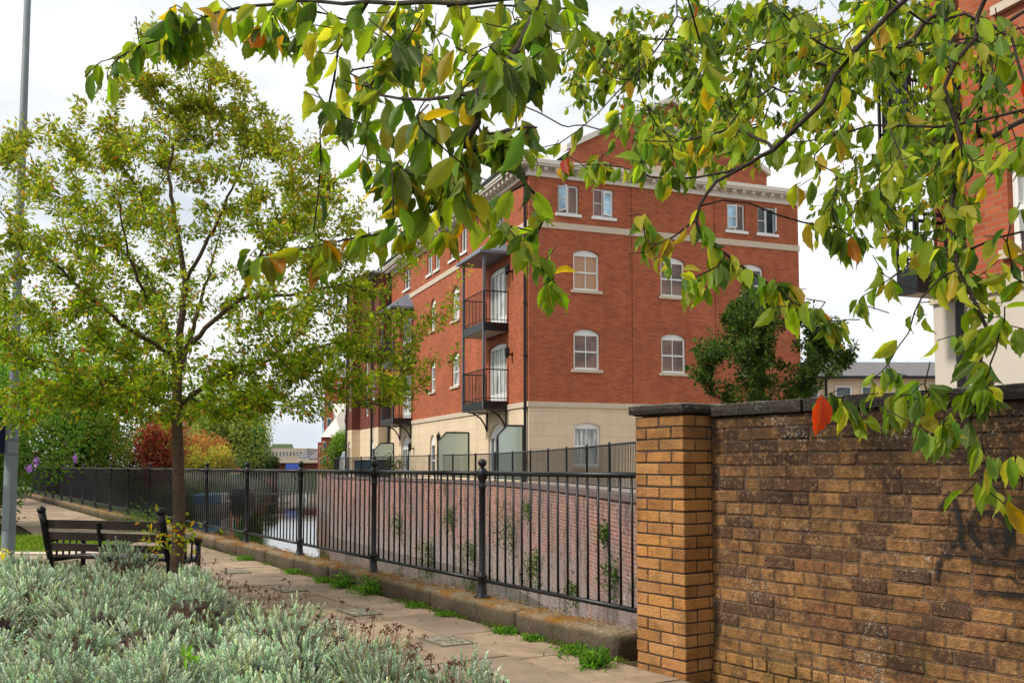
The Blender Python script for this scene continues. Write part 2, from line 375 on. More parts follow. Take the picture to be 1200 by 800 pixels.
r1.color_ramp.elements[0].position = .38; r1.color_ramp.elements[0].color = (.66, .72, .78, 1); r1.color_ramp.elements[1].position = .57; r1.color_ramp.elements[1].color = (1, 1, 1, 1)
n2 = wn(1.3, 5); r2 = nt.nodes.new('ShaderNodeValToRGB'); nt.links.new(n2.outputs[0], r2.inputs[0]); r2.color_ramp.elements[0].position = .3; r2.color_ramp.elements[0].color = (.82, .82, .82, 1); r2.color_ramp.elements[1].position = .5
b2 = nt.nodes.new('ShaderNodeBackground'); b2.inputs[1].default_value = 1.15; nt.links.new(r1.outputs[0], b2.inputs[0])
mxs = nt.nodes.new('ShaderNodeMixShader'); nt.links.new(r2.outputs[0], mxs.inputs[0]); nt.links.new(b1.outputs[0], mxs.inputs[1]); nt.links.new(b2.outputs[0], mxs.inputs[2])
wo = nt.nodes.new('ShaderNodeOutputWorld'); nt.links.new(mxs.outputs[0], wo.inputs[0])
ld = bpy.data.lights.new('sun', 'SUN'); ld.energy = 3.6; ld.angle = R(6); ld.color = (1, .94, .85)
lo = bpy.data.objects.new('sun', ld); COL.objects.link(lo)
sd = Vector((math.sin(SUN_AZ) * math.cos(SUN_EL), math.cos(SUN_AZ) * math.cos(SUN_EL), math.sin(SUN_EL)))
lo.rotation_euler = sd.to_track_quat('Z', 'Y').to_euler(); lo.location = (0, 0, 30)
cd = bpy.data.cameras.new('camera'); cam = bpy.data.objects.new('camera', cd); COL.objects.link(cam); S.camera = cam
cam.location = (0, 0, EYE); cam.rotation_euler = (R(90) + TILT, 0, 0); cd.sensor_width = 36; cd.lens = F / 1200 * 36
cd.shift_y = (PP - 400) / 1200; cd.clip_start = .05; cd.clip_end = 3000
S.view_settings.view_transform = 'Standard'; S.view_settings.look = 'None'; S.view_settings.exposure = 0
S.cycles.max_bounces = 6; S.cycles.transparent_max_bounces = 8; S.cycles.use_denoising = True

# ------------------------------------------------------------------ foliage tools
def pal(n, cols, wts, jit=.22):
    cols = np.array(cols, float); k = rng.choice(len(cols), n, p=np.array(wts) / sum(wts)); c = cols[k]
    return np.clip(c * (1 + rng.normal(0, jit, (n, 1))) * (1 + rng.normal(0, .07, (n, 3))), .002, 1)
def unit(a): return a / np.maximum(np.linalg.norm(a, axis=1, keepdims=True), 1e-9)
# templates: (t along, s across, h normal), faces
T_S = (np.array([(0, 0, 0), (.45, .5, .1), (.45, -.5, .1), (1, 0, -.05)]), [(0, 2, 3), (0, 3, 1)])
def big_template():
    st = [(0, .02), (.07, .26), (.16, .5), (.24, .64), (.32, .78), (.42, .86), (.52, .86), (.62, .76), (.71, .62), (.79, .44), (.86, .26), (.92, .12), (1, .0)]
    v = []; f = []
    for i, (t, wd) in enumerate(st):
        e = (.04 if i % 2 else -.02) * (1 if 1 < i < 11 else 0)
        for s in (-1, -.5, 0, .5, 1):
            v.append((t + (e * .5 if abs(s) == 1 else 0), s * .5 * (wd + (e if abs(s) == 1 else 0)), (abs(s) ** 1.5) * wd * .16 - .22 * t * t + (.02 * math.sin(t * 17 + s * 3) * abs(s))))
    for i in range(len(st) - 1):
        for k in range(4): f.append((i * 5 + k, i * 5 + k + 1, i * 5 + k + 6, i * 5 + k + 5))
    return np.array(v), f
T_B = big_template()
def leaf_mesh(name, mat, pos, d, nrm, L, W, col, T=T_S, curl=None):
    tv, tf = T; N = len(pos); d = unit(d); side = unit(np.cross(nrm, d)); nn = np.cross(d, side); m = len(tv)
    L = np.broadcast_to(L, (N,)); W = np.broadcast_to(W, (N,))
    h = tv[None, :, 2] * (1 if curl is None else curl[:, None])
    V = pos[:, None, :] + d[:, None, :] * (tv[None, :, 0, None] * L[:, None, None]) + side[:, None, :] * (tv[None, :, 1, None] * W[:, None, None]) + nn[:, None, :] * (h[:, :, None] * L[:, None, None])
    me = bpy.data.meshes.new(name); me.vertices.add(N * m); me.vertices.foreach_set('co', V.astype(np.float32).ravel())
    fl = [len(x) for x in tf]; flat = np.concatenate([np.array(x) for x in tf]); nf = len(tf)
    loops = (flat[None, :] + (np.arange(N) * m)[:, None]).ravel()
    starts = np.concatenate([[0], np.cumsum(fl)[:-1]]); tot = sum(fl)
    ls = (starts[None, :] + (np.arange(N) * tot)[:, None]).ravel()
    me.loops.add(len(loops)); me.loops.foreach_set('vertex_index', loops.astype(np.int32))
    me.polygons.add(N * nf); me.polygons.foreach_set('loop_start', ls.astype(np.int32))
    try: me.polygons.foreach_set('loop_total', np.tile(fl, N).astype(np.int32))
    except Exception: pass
    a = me.attributes.new('col', 'FLOAT_COLOR', 'POINT'); c = np.ones((N, m, 4), np.float32); c[:, :, :3] = col[:, None, :]
    a.data.foreach_set('color', c.ravel())
    if T is T_B:
        a = me.attributes.new('lf', 'FLOAT_VECTOR', 'POINT'); q = np.zeros((N, m, 3), np.float32); q[:, :, 0] = tv[None, :, 0]; q[:, :, 1] = tv[None, :, 1]
        a.data.foreach_set('vector', q.ravel()); me.polygons.foreach_set('use_smooth', [True] * (N * nf))
    me.materials.append(mat); me.update(); me.validate(); return me
def rdir(n, up=0.0):
    a = rng.normal(0, 1, (n, 3)); a[:, 2] += up; return unit(a)

def colonise(seed, targets, step=.1, bend=.35, wob=.25, upw=.0, centre=None, ord_noise=.15, pen=.35):
    """grow a branch to each target from the nearest wood already there; returns nodes, parents, tips"""
    nodes = [np.array(p, float) for p in seed[0]]; par = list(seed[1]); tips = []
    c = np.array(centre)
    order = np.argsort(np.linalg.norm(targets - c, axis=1) * (1 + rng.uniform(-ord_noise, ord_noise, len(targets))))
    arr = np.zeros((200000, 3)); arr[:len(nodes)] = nodes; cnt = len(nodes); dc = np.zeros(200000); dc[:cnt] = np.linalg.norm(arr[:cnt] - c, axis=1)
    for ti in order:
        T = targets[ti]; dt = np.linalg.norm(T - c)
        dv = T - arr[:cnt]; dist = np.linalg.norm(dv, axis=1)
        cost = dist + pen * np.maximum(0, dc[:cnt] - dt) * 3 + upw * np.maximum(0, -dv[:, 2])
        k = int(np.argmin(cost)); A = arr[k]; D = T - A; ln = np.linalg.norm(D)
        if ln < step * .6: tips.append(k); continue
        p = par[k]; prev = unit((A - arr[p])[None])[0] if p >= 0 else D / ln
        n = max(2, int(ln / step)); ctrl = A + prev * ln * bend; last = k
        ph = rng.uniform(0, 6.28, 3)
        for i in range(1, n + 1):
            t = i / n; q = (1 - t) ** 2 * A + 2 * t * (1 - t) * ctrl + t * t * T + wob * step * np.sin(ph + t * n * 1.1) * (1 - t)
            arr[cnt] = q; dc[cnt] = np.linalg.norm(q - c); par.append(last); last = cnt; cnt += 1
        tips.append(last)
    return arr[:cnt].copy(), par, tips
def tree_tubes(nodes, par, r_tip, expo=2.3, fixed=None, sides=(8, 5, 4), r_big=.03, r_max=9, far=None, n_far=1 << 30):
    n = len(nodes); ch = [[] for _ in range(n)]; acc = np.zeros(n)
    for i, p in enumerate(par):
        if p >= 0: ch[p].append(i)
    for i in range(n - 1, -1, -1):
        if not ch[i]: acc[i] = r_tip ** expo
        if par[i] >= 0: acc[par[i]] += acc[i]
    rad = np.minimum(acc ** (1 / expo), r_max)
    if fixed is not None:
        for i, r in fixed.items(): rad[i] = r
    mb = MB(); thin = MB()
    started = set()
    def chain(start):
        pts = []; rs = []
        p = par[start]
        if p >= 0: pts.append(nodes[p]); rs.append(min(rad[p], rad[start] * 1.15))
        i = start; pts.append(nodes[i]); rs.append(rad[i])
        while ch[i]:
            best = max(ch[i], key=lambda q: rad[q])
            for q in ch[i]:
                if q != best: stack.append(q)
            i = best; pts.append(nodes[i]); rs.append(rad[i])
        m = max(rs)
        if len(pts) > 1: (mb if m > r_big else thin).tube(pts, rs, sides[0] if m > r_big * 2 else sides[1] if m > .008 else sides[2])
    stack = [i for i, p in enumerate(par) if p < 0]
    while stack: chain(stack.pop())
    return mb, thin, rad
def twig_leaves(nodes, par, tips, per, back, spread, L, Lj=.25):
    """leaf positions and directions along the last `back` nodes before each tip"""
    P = []; D = []
    for t in tips:
        path = [t]
        while len(path) < back and par[path[-1]] >= 0: path.append(par[path[-1]])
        pts = nodes[path]; m = len(path)
        if m < 2: continue
        for _ in range(per):
            u = rng.uniform(0, 1) ** 1.2 * (m - 1); i = min(int(u), m - 2); f = u - i
            p = pts[i] * (1 - f) + pts[i + 1] * f; ax = pts[i] - pts[i + 1]; ax = ax / max(1e-6, np.linalg.norm(ax))
            s = rng.normal(0, 1, 3); s -= ax * s.dot(ax); s /= np.linalg.norm(s)
            P.append(p + s * spread * rng.uniform(0, 1)); D.append(ax * .6 + s)
    return np.array(P), np.array(D)

# ------------------------------------------------------------------ plan of the place
d_ = np.array([-.520, .854]); nn_ = np.array([.854, .520]); RP = np.array([.937, 7.7])   # railing line, towards canal
def rail(a, b=0.0): q = RP + d_ * a + nn_ * b; return float(q[0]), float(q[1])
MR = Matrix(((d_[0], -nn_[0], 0, RP[0]), (d_[1], -nn_[1], 0, RP[1]), (0, 0, 1, 0), (0, 0, 0, 1)))     # local x along the railing, y away from the canal
KF, KB = .17, -.15       # kerb front / back (local y)
WATER = -2.2; TERR = .97
FW = [(4.6, 8.0), (3.2, 12.5), (2.13, 17.5), (1.62, 21.5), (.91, 26.2), (.1, 30.2), (-1.08, 34.5), (-2.5, 37.8), (-4.0, 40.6), (-6.5, 45.8), (-9.9, 54), (-11.6, 66), (-19, 96), (-29, 150), (-45, 230)]
def smooth_line(P, n=6):
    out = []
    for i in range(len(P) - 1):
        p0 = np.array(P[max(i - 1, 0)]); p1 = np.array(P[i]); p2 = np.array(P[i + 1]); p3 = np.array(P[min(i + 2, len(P) - 1)])
        for k in range(n):
            t = k / n; out.append(.5 * ((2 * p1) + (-p0 + p2) * t + (2 * p0 - 5 * p1 + 4 * p2 - p3) * t * t + (-p0 + 3 * p1 - 3 * p2 + p3) * t ** 3))
    out.append(np.array(P[-1])); return out
FWs = smooth_line(FW)
LB = [(-24, 44), (-26, 58), (-29, 72), (-32, 90), (-35.5, 118), (-38.5, 150), (-52, 230)]

# water, lands
wm = MB(); wm.quad((-400, -60, WATER), (400, -60, WATER), (400, 900, WATER), (-400, 900, WATER)); struct('canal_water', wm, M['water'])
g = MB()      # towpath side ground, with the canal-side face
a0, a1 = rail(-14, .15), rail(50, .15)
g.add([(a0[0], a0[1], 0), (a1[0], a1[1], 0), (-24, 44, 0), (-400, 44, 0), (-400, -60, 0), (60, -60, 0), (60, a0[1], 0)], [(6, 5, 4, 3, 2, 1, 0)][::-1])
struct('ground', g, M['earth'])
g = MB(); g.quad((a0[0], a0[1], -2.6), (a1[0], a1[1], -2.6), (a1[0], a1[1], -.004), (a0[0], a0[1], -.004)); struct('towpath_retaining_wall', g, M['kerb'])
# terrace land on the far side
g = MB(); n = len(FWs)
g.add([(p[0], p[1], TERR) for p in FWs] + [(400, 230, TERR), (400, 8, TERR)], [tuple(range(n + 2))[::-1]]); struct('terrace_ground', g, M['terrace'])
g = MB(); lb = [np.array(p) for p in LB]
g.add([(p[0], p[1], .3) for p in lb] + [(-400, 230, .3), (-400, 44.01, .3)], [tuple(range(len(lb) + 2))])
for i in range(len(lb) - 1):
    p, q = lb[i], lb[i + 1]; g.quad((p[0], p[1], .3), (q[0], q[1], .3), (q[0] + 2.2, q[1], -2.5), (p[0] + 2.2, p[1], -2.5))
struct('far_bank_ground', g, M['land'])
g = MB(); g.quad((-1500, 229, .5), (1500, 229, .5), (1500, 2500, .5), (-1500, 2500, .5)); g.quad((-60, 229, -2.5), (-40, 229, -2.5), (-40, 229, .5), (-60, 229, .5)); struct('far_land', g, M['land'])
g = MB()
for i in range(24):
    x = -260 + i * 22; h = 9 + 7 * math.sin(i * .9) + 4 * math.sin(i * 2.3)
    g.add([(x, 900, 0), (x + 44, 900, 0), (x + 30, 930, h + 5), (x + 12, 930, h + 5)], [(0, 1, 2, 3)])
struct('far_hills', g, M['land'])

# far canal wall: coping + brick face as one wall
def wall_strip(pts, z0, z1, mat, name):
    me_v = []; me_f = []; lf = []; s = 0
    for i, p in enumerate(pts):
        if i: s += float(np.linalg.norm(p - pts[i - 1]))
        for z in (z0, z1): me_v.append((p[0], p[1], z)); lf.append((s, z, 0))
    for i in range(len(pts) - 1): me_f.append((2 * i + 2, 2 * i, 2 * i + 1, 2 * i + 3))
    me = bpy.data.meshes.new(name); me.from_pydata(me_v, [], me_f); a = me.attributes.new('lf', 'FLOAT_VECTOR', 'POINT'); a.data.foreach_set('vector', np.array(lf, np.float32).ravel())
    me.materials.append(mat); return me
cw = thing('canal_wall', 'tall weathered red brick canal retaining wall rising from the water below the terrace', 'canal wall', (2.13, 17.5, WATER))
part('brick_face', wall_strip(FWs[2:], WATER - .3, TERR - .1, M['canalwall'], 'brick_face'), None, cw)
def off(pts, o):
    out = []
    for i, p in enumerate(pts):
        t = pts[min(i + 1, len(pts) - 1)] - pts[max(i - 1, 0)]; t = t / np.linalg.norm(t); out.append(p + np.array([-t[1], t[0]]) * o)
    return out
g = MB(); A = off(FWs, .05); B = off(FWs, -.4)
for i in range(len(FWs) - 1):
    p, q, r, s_ = A[i], A[i + 1], B[i + 1], B[i]
    g.add([(*p, TERR - .1), (*q, TERR - .1), (*r, TERR - .1), (*s_, TERR - .1), (*p, TERR + .02), (*q, TERR + .02), (*r, TERR + .02), (*s_, TERR + .02)],
          [(0, 1, 2, 3), (7, 6, 5, 4), (4, 5, 1, 0), (3, 2, 6, 7)])
part('coping', g, m_plain('engineering_brick_coping', (.13, .09, .08), .8, .4, 3, bump=.4, bsc=15), cw)

def outward(i): 
    t = FWs[min(i + 1, len(FWs) - 1)] - FWs[max(i - 1, 0)]; t = t / np.linalg.norm(t); return np.array([-t[1], t[0]])
# plants growing out of the canal wall
def tuft(name, c, r, n, Lr, cols, wts, label, cat, group=None, mat='leaf', flat=1.0, up=.6, drop=0):
    c = np.array(c, float); p = rng.normal(0, .5, (n, 3)) * np.array([r, r, r * flat]) + c; p[:, 2] -= drop * np.abs(rng.normal(0, r, n))
    d = rdir(n, up); L = Lr * rng.uniform(.6, 1.3, n)
    t = thing(name, label, cat, tuple(c), 0, group); part('leaves', leaf_mesh('leaves', M[mat], p, d, rdir(n, .8), L, L * .42, pal(n, cols, wts)), None, t); return t
G1 = [(.05, .12, .015), (.09, .17, .02), (.03, .07, .01)]
for i, (px, py, Y, r, lab) in enumerate([(603, 610, 27.5, .42, 'largest green bush sprouting from the canal wall between railing bars'), (531, 600, 36.5, .3, 'green bush sprouting high on the canal wall left of the tall post'),
        (632, 655, 24.5, .28, 'fern clump low on the canal wall under the big bush'), (676, 688, 20.8, .2, 'dark green fern low on the canal wall near the brick pier'),
        (622, 592, 26.0, .18, 'small leafy sprig high on the canal wall beside the largest bush'), (556, 640, 33.6, .32, 'trailing weed on the canal wall just left of the near iron post'), (505, 640, 39, .35, 'dark weed patch midway down the far canal wall'),
        (712, 620, 18.9, .14, 'small yellow green sprig on the canal wall near the pier'), (470, 607, 42.5, .35, 'round weed on the canal wall beyond the second iron post'), (722, 665, 18.0, .2, 'creeper trailing down the canal wall beside the pier'), (590, 690, 28.5, .25, 'dark plant close to the waterline of the canal wall')]):
    # slide along the view line onto the wall
    best = min(range(12, len(FWs)), key=lambda k: abs((FWs[k][0] / FWs[k][1]) - (px - 600) / F) if FWs[k][1] < 60 else 9)
    Y = FWs[best][1]; 
    for k in range(len(FWs) - 1):
        a, b = FWs[k][0] / FWs[k][1], FWs[k + 1][0] / FWs[k + 1][1]; q = (px - 600) / F * math.cos(TILT)
        if b <= q <= a: Y = FWs[k][1] + (FWs[k + 1][1] - FWs[k][1]) * (a - q) / max(1e-6, a - b); best = k; break
    r *= 1.25
    P = at(px, py, Y); o = outward(best); P[:2] += o * r * .25
    tuft('wall_weed', P, r, 600 if r > .3 else 300, .085, G1, [3, 2, 2], lab, 'weed', 'plants growing out of the canal wall', drop=.8)

# ------------------------------------------------------------------ kerb, path
g = MB(); a = .02; k = 0
while a < 46:
    L = random.uniform(1.3, 1.9); st = .07 if a < 10 else .16
    g.rough(a, a + L - .012, KB, KF, -.05, .225 + random.uniform(-.006, .008), MR, st, .014, 5, k, rnd=.02); a += L; k += 1
struct('kerb', g, M['kerb'], True)
PATHW = 2.35
g = MB(); g.box(-.6, 46, KF - .1, KF + PATHW, -.1, .012, MR); struct('path_bed', g, M['earth'])
g = MB(); cols = [(.40, .285, .19), (.34, .245, .165), (.45, .325, .22), (.31, .23, .16)]
rows = [KF + .04, KF + .62, KF + 1.42, KF + PATHW]
INS = [(1.15, 1), (3.05, 1), (5.2, 1), (7.5, 1), (10.2, 1)]     # sett patches (a, joint row)
for r in range(3):
    a = -2 + (.45 * (r % 2))
    while a < 44:
        L = random.choice([.9, 1.2, 1.2])
        z = random.uniform(.026, .034); t = random.uniform(-.004, .004)
        x0, x1, y0, y1 = a + .009, a + L - .009, rows[r] + .009, rows[r + 1] - .009
        vs = [MR @ Vector(p) for p in ((x0, y0, z), (x1, y0, z + t), (x1, y1, z + t), (x0, y1, z), (x0 - .004, y0 - .004, z - .02), (x1 + .004, y0 - .004, z - .02), (x1 + .004, y1 + .004, z - .02), (x0 - .004, y1 + .004, z - .02))]
        g.add(vs, [(3, 2, 1, 0), (4, 5, 1, 0)[::-1], (5, 6, 2, 1)[::-1], (6, 7, 3, 2)[::-1], (7, 4, 0, 3)[::-1]], random.choice(cols)); a += L
struct('path', g, M['slab'])
g = MB()
for a, r in INS:
    y = rows[r] - .02
    g.box(a - .02, a + .46, y - .02, y + .3, .02, .0385, MR, (.09, .1, .05))
    for i in range(4):
        for j in range(3):
            x0 = a + i * .11 + random.uniform(-.006, .006); y0 = y + j * .093
            g.cbox(x0, x0 + .094, y0, y0 + .078, .02, .043 + random.uniform(-.003, .003), .008, MR, random.choice([(.34, .3, .23), (.28, .26, .19), (.38, .35, .28)]), .004)
struct('path_sett_inlays', g, M['slab'])
# crossing path and little lawn at the left, by the lamp post
g = MB(); x, y = -8.1, 16.6
g.box(-12, -6.9, 15.55, 16.45, 0, .03, None, (.42, .33, .23)); struct('side_path', g, M['slab'])
g = MB(); g.rough(-13, -6.9, 16.5, 16.62, 0, .08, None, .15, .01, 5); struct('lawn_edging', g, M['stone_trim'])
g = MB(); g.box(-14, -7.3, 16.65, 20.5, 0, .05); struct('lawn', g, M['turf'])
n = 9000; p = np.c_[rng.uniform(-13, -7.3, n), rng.uniform(16.7, 20.4, n), np.full(n, .05)]
solo('grass_tufts', leaf_mesh('grass_tufts', M['leaf'], p, rdir(n, 2.2), rdir(n), .08 * rng.uniform(.5, 1.4, n), .012, pal(n, [(.16, .26, .02), (.1, .2, .02), (.3, .3, .05)], [3, 2, 1])), None, 'bright lime green grass of the small lawn behind the lamp post', 'grass', kind='stuff')

# weeds along the foot of the kerb
wl = [(.35, .12, 'low weed clump in the corner between pier and kerb', .16), (-.15, .3, 'grassy weeds at the foot of the brick pier', .1), (1.02, .1, 'bright low weed against the kerb nearest the pier', .085), (1.45, .1, 'bushy bright weed against the kerb left of the smallest one', .12), (2.6, .1, 'flat creeping weed under the near iron post', .09),
      (3.3, .1, 'thin sprawling weed between the two nearest iron posts', .09), (4.55, .07, 'tall tuft of weeds against the kerb below the second iron post', .17), (5.3, .12, 'creeping green weeds left of the tall tuft', .12), (5.95, .1, 'leafy weeds beneath the third iron post', .12), (7.1, .1, 'small weed against the kerb by the fourth iron post', .11), (9.4, .1, 'weed patch at the kerb behind the bench arm', .15), (17.5, .2, 'bright grassy weed strip at the kerb beyond the bench', .5)]
for a, b, lab, r in wl:
    q = MR @ Vector((a, KF + b, .03)); n = int(240 + r * 1500)
    tall = 'tall' in lab or 'grassy' in lab
    p = np.c_[rng.normal(q.x, r * .55, n), rng.normal(q.y, r * .55, n), np.abs(rng.normal(.02, r * (.45 if tall else .12), n)) + .02]
    kw = thing('kerb_weed', lab, 'weed', tuple(q), 0, 'weeds at the foot of the kerb'); part('leaves', leaf_mesh('leaves', M['leaf'], p, rdir(n, 1.2), rdir(n, 1.5), (.035 if not tall else .06) * rng.uniform(.6, 1.4, n), .016, pal(n, [(.09, .22, .02), (.16, .3, .03), (.05, .13, .015)], [3, 2, 2])), None, kw)
n = 5200; aa = rng.uniform(-.2, 30, n) ** 1.0; aa = np.where(rng.random(n) < .6, rng.uniform(-.2, 9, n), aa)
m_ = np.array([mnoise.noise(Vector((x * 1.3, 3, 0))) for x in aa]) > -.1; aa = aa[m_]; n = len(aa); bb = KF + np.abs(rng.normal(0, .055, n)) + .015
P = np.array([MR @ Vector((x, y, .03)) for x, y in zip(aa, bb)]); P[:, 2] += rng.uniform(0, .025, n)
solo('kerbside_growth', leaf_mesh('kerbside_growth', M['leaf'], P, rdir(n, .8), rdir(n, 1.5), .03 * rng.uniform(.4, 1.3, n), .011, pal(n, [(.08, .15, .02), (.14, .2, .03), (.12, .1, .04)], [3, 2, 2])), None, 'thin line of moss and tiny weeds along the foot of the kerb', 'moss', kind='stuff')
# litter of dead leaves and moss crumbs on the kerb
n = 2600; aa = rng.uniform(-.9, 26, n) ; bb = rng.uniform(KB + .02, KF - .05, n); bb = np.where(rng.random(n) < .6, KB + .02 + np.abs(rng.normal(0, .09, n)), bb)
P = np.array([MR @ Vector((x, min(y, KF - .03), .235)) for x, y in zip(aa, bb)]); P[:, 2] += rng.uniform(0, .008, n)
dd = rdir(n); dd[:, 2] *= .25
solo('leaf_litter', leaf_mesh('leaf_litter', M['leaf_dull'], P, dd, rdir(n, 3), .03 * rng.uniform(.4, 1.3, n), .02, pal(n, [(.3, .13, .02), (.2, .08, .015), (.32, .24, .12), (.1, .1, .03)], [3, 3, 2, 1])), None, 'brown fallen leaves and moss crumbs lying along the kerb top', 'leaf litter', kind='stuff')

n = 420; aa = rng.uniform(-.3, 26, n); bb = KF + rng.uniform(.02, PATHW, n) ** 1.0
P = np.array([MR @ Vector((x, y, .04)) for x, y in zip(aa, bb)]); dd = rdir(n); dd[:, 2] *= .12
solo('fallen_leaves', leaf_mesh('fallen_leaves', M['leaf_dull'], P, dd, rdir(n, 4), .045 * rng.uniform(.3, 1.2, n), .022, pal(n, [(.3, .14, .03), (.2, .09, .02), (.38, .3, .06), (.16, .13, .06)], [3, 3, 1, 2])), None, 'dry fallen leaves scattered over the paving slabs', 'fallen leaves', kind='stuff')

# ------------------------------------------------------------------ iron railing
ZB, ZT = .39, 1.43
posts = [2.366 + 2.66 * k for k in range(17)]
fe = thing('iron_railing', 'black iron railing with ball topped posts running along the kerb beside the canal', 'railing', (*rail(2.366), .22))
MRf = MR
pm = MB()
pm.lathe(0, 0, [(.085, .215), (.085, .235), (.06, .245), (.05, .26), (.05, .3), (.043, .31), (.043, .40), (.052, .41), (.052, .43), (.04, .45), (.032, .47), (.032, 1.27), (.036, 1.28), (.043, 1.3), (.034, 1.32), (.034, 1.36), (.05, 1.38), (.054, 1.42), (.054, 1.45), (.034, 1.475), (.026, 1.49)], 14)
fm = MB(); pr = []
for k in range(9):
    th = PI * k / 8; pr.append((max(.043 * math.sin(th), .004), 1.532 - .043 * math.cos(th)))
fm.lathe(0, 0, pr, 14)
pme = pm.mesh('post', M['black'], True); fme = fm.mesh('ball_finial', M['black'], True)
for a in posts:
    q = MR @ Vector((a, 0, 0)); o = link('post', pme, fe, None); o.location = q
    f = link('ball_finial', fme, o, None); f.matrix_parent_inverse = Matrix.Identity(4)
A0 = -.1; A1 = posts[-1]
g = MB()
for (s0, s1) in [(A0, posts[0])] + list(zip(posts[:-1], posts[1:])):
    g.tube([MR @ Vector((s0, 0, ZT)), MR @ Vector((s1, 0, ZT))], .024, 10)
part('top_rail', g, M['black'], fe, True)
g = MB()
for (s0, s1) in [(A0, posts[0])] + list(zip(posts[:-1], posts[1:])):
    g.tube([MR @ Vector((s0, 0, ZB)), MR @ Vector((s1, 0, ZB))], .021, 8)
part('bottom_rail', g, M['black'], fe, True)
bars = []
for (s0, s1) in [(posts[0] - 2.66, posts[0])] + list(zip(posts[:-1], posts[1:])):
    for i in range(1, 18):
        a = s0 + (s1 - s0) * i / 18
        if a > A0 + .03: bars.append(a)
bmb = MB(); bmb.lathe(0, 0, [(.0105, ZB), (.0105, ZT)], 6); bme = bmb.mesh('baluster', M['black'], True)
for a in bars[:98]:
    o = link('baluster', bme, fe, None); o.location = MR @ Vector((a, 0, 0))
g = MB()
for a in bars[98:]:
    q = MR @ Vector((a, 0, 0)); g.lathe(q.x, q.y, [(.0105, ZB), (.0105, ZT)], 5)
part('distant_balusters', g, M['black'], fe, kind='stuff')

# ------------------------------------------------------------------ brick boundary wall and pier
C0 = np.array([1.195, 6.87]); eA = np.array([-.568, .823]); eB = np.array([.823, .568])
MP = Matrix(((eA[0], eB[0], 0, C0[0]), (eA[1], eB[1], 0, C0[1]), (0, 0, 1, 0), (0, 0, 0, 1)))     # x along towards the railing, y into the wall
bw = thing('brick_boundary_wall', 'old sooty brick wall with stone coping and an orange brick end pier', 'brick wall', (1.3, 7.0, 0))
CH = .0853; PT = 1.865
buff = [(.44, .22, .08), (.39, .185, .065), (.49, .25, .095), (.34, .15, .05), (.45, .21, .08), (.38, .19, .08), (.5, .23, .07)]
g = MB(); PW = .50; PD = .5
for c in range(22):
    z0 = c * CH + .005 + (PT - 22 * CH); z1 = z0 + CH - .0115
    cuts = [0, .2475, .5025] if c % 2 else [0, .12, .3775, .5025]
    dep = .12 if c % 2 else .245
    for i in range(len(cuts) - 1):
        g.cbox(cuts[i] + (.0055 if i else 0), cuts[i + 1] - .0055, 0 + random.uniform(-.001, .002), dep, z0, z1, .005, MP, random.choice(buff), .0028)
    y = dep + .011
    for ln in ([.25, .12] if c % 2 else [.245]):
        g.cbox(random.uniform(-.001, .002), .1, y, min(y + ln, PD) - .0, z0, z1, .005, MP, random.choice(buff), .0028); y += ln + .011
    # far end face
    y = 0.13
    for ln in (.18, .17): g.cbox(PW - .1, PW + .002, y, y + ln, z0, z1, .005, MP, random.choice(buff), .0028); y += ln + .011
pier = part('pier', g, M['buffbrick'], bw)
g = MB(); g.box(.008, PW - .008, .008, PD, -.05, PT - .01, MP); part('pier_mortar', g, M['mortar_dark'], pier) if False else None
g2 = g; o = part('pier_core', g2, M['mortar_dark'], bw)
g = MB(); g.rough(-.04, PW + .045, -.04, PD + .04, PT, PT + .085, MP, .05, .006, 7, 3, rnd=.012)
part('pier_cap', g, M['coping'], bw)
WL = 6.0; WY = .27     # wall runs to local x = -WL, front face at local y = WY
old = [(.35, .175, .062), (.27, .135, .052), (.4, .2, .072), (.13, .065, .035), (.09, .045, .03), (.29, .14, .05), (.085, .045, .03), (.35, .18, .07), (.26, .115, .05)]
low = [(.46, .22, .07), (.36, .18, .06), (.5, .25, .085)]
g = MB(); PT2 = 1.845
for c in range(22):
    z0 = c * CH + .006 + (PT2 - 22 * CH); z1 = z0 + CH - .0125
    x = -.012 + 0.0; first = random.choice([.06, .12, .23])
    proud = -.02 if c < 3 else 0
    while x > -WL:
        L = first if x > -.02 else (.228 if random.random() < .66 else .112); first = L
        cc = random.choice(low if c < 3 else old)
        g.cbox(x - L, x, WY + proud + random.uniform(-.0025, .003), WY + .1, z0, z1, .006, MP, cc, .003); x -= L + .0115
part('brickwork', g, M['oldbrick'], bw)
g = MB(); g.box(-WL, -.004, WY + .007, WY + .225, -.05, PT2 - .002, MP, (.16, .105, .07)); g.box(-WL, -.01, WY - .008, WY + .006, -.05, 3 * CH - .02, MP, (.12, .08, .05))
part('mortar', g, M['mortar_old'], bw)
g = MB(); x = .002
k = 0
while x > -WL:
    L = random.uniform(.7, 1.0); g.rough(x - L, x - .01, WY - .035, WY + .265, PT2 + .002, PT2 + .095, MP, .06, .006, 7, k, rnd=.008); x -= L; k += 1
part('coping', g, M['coping'], bw)
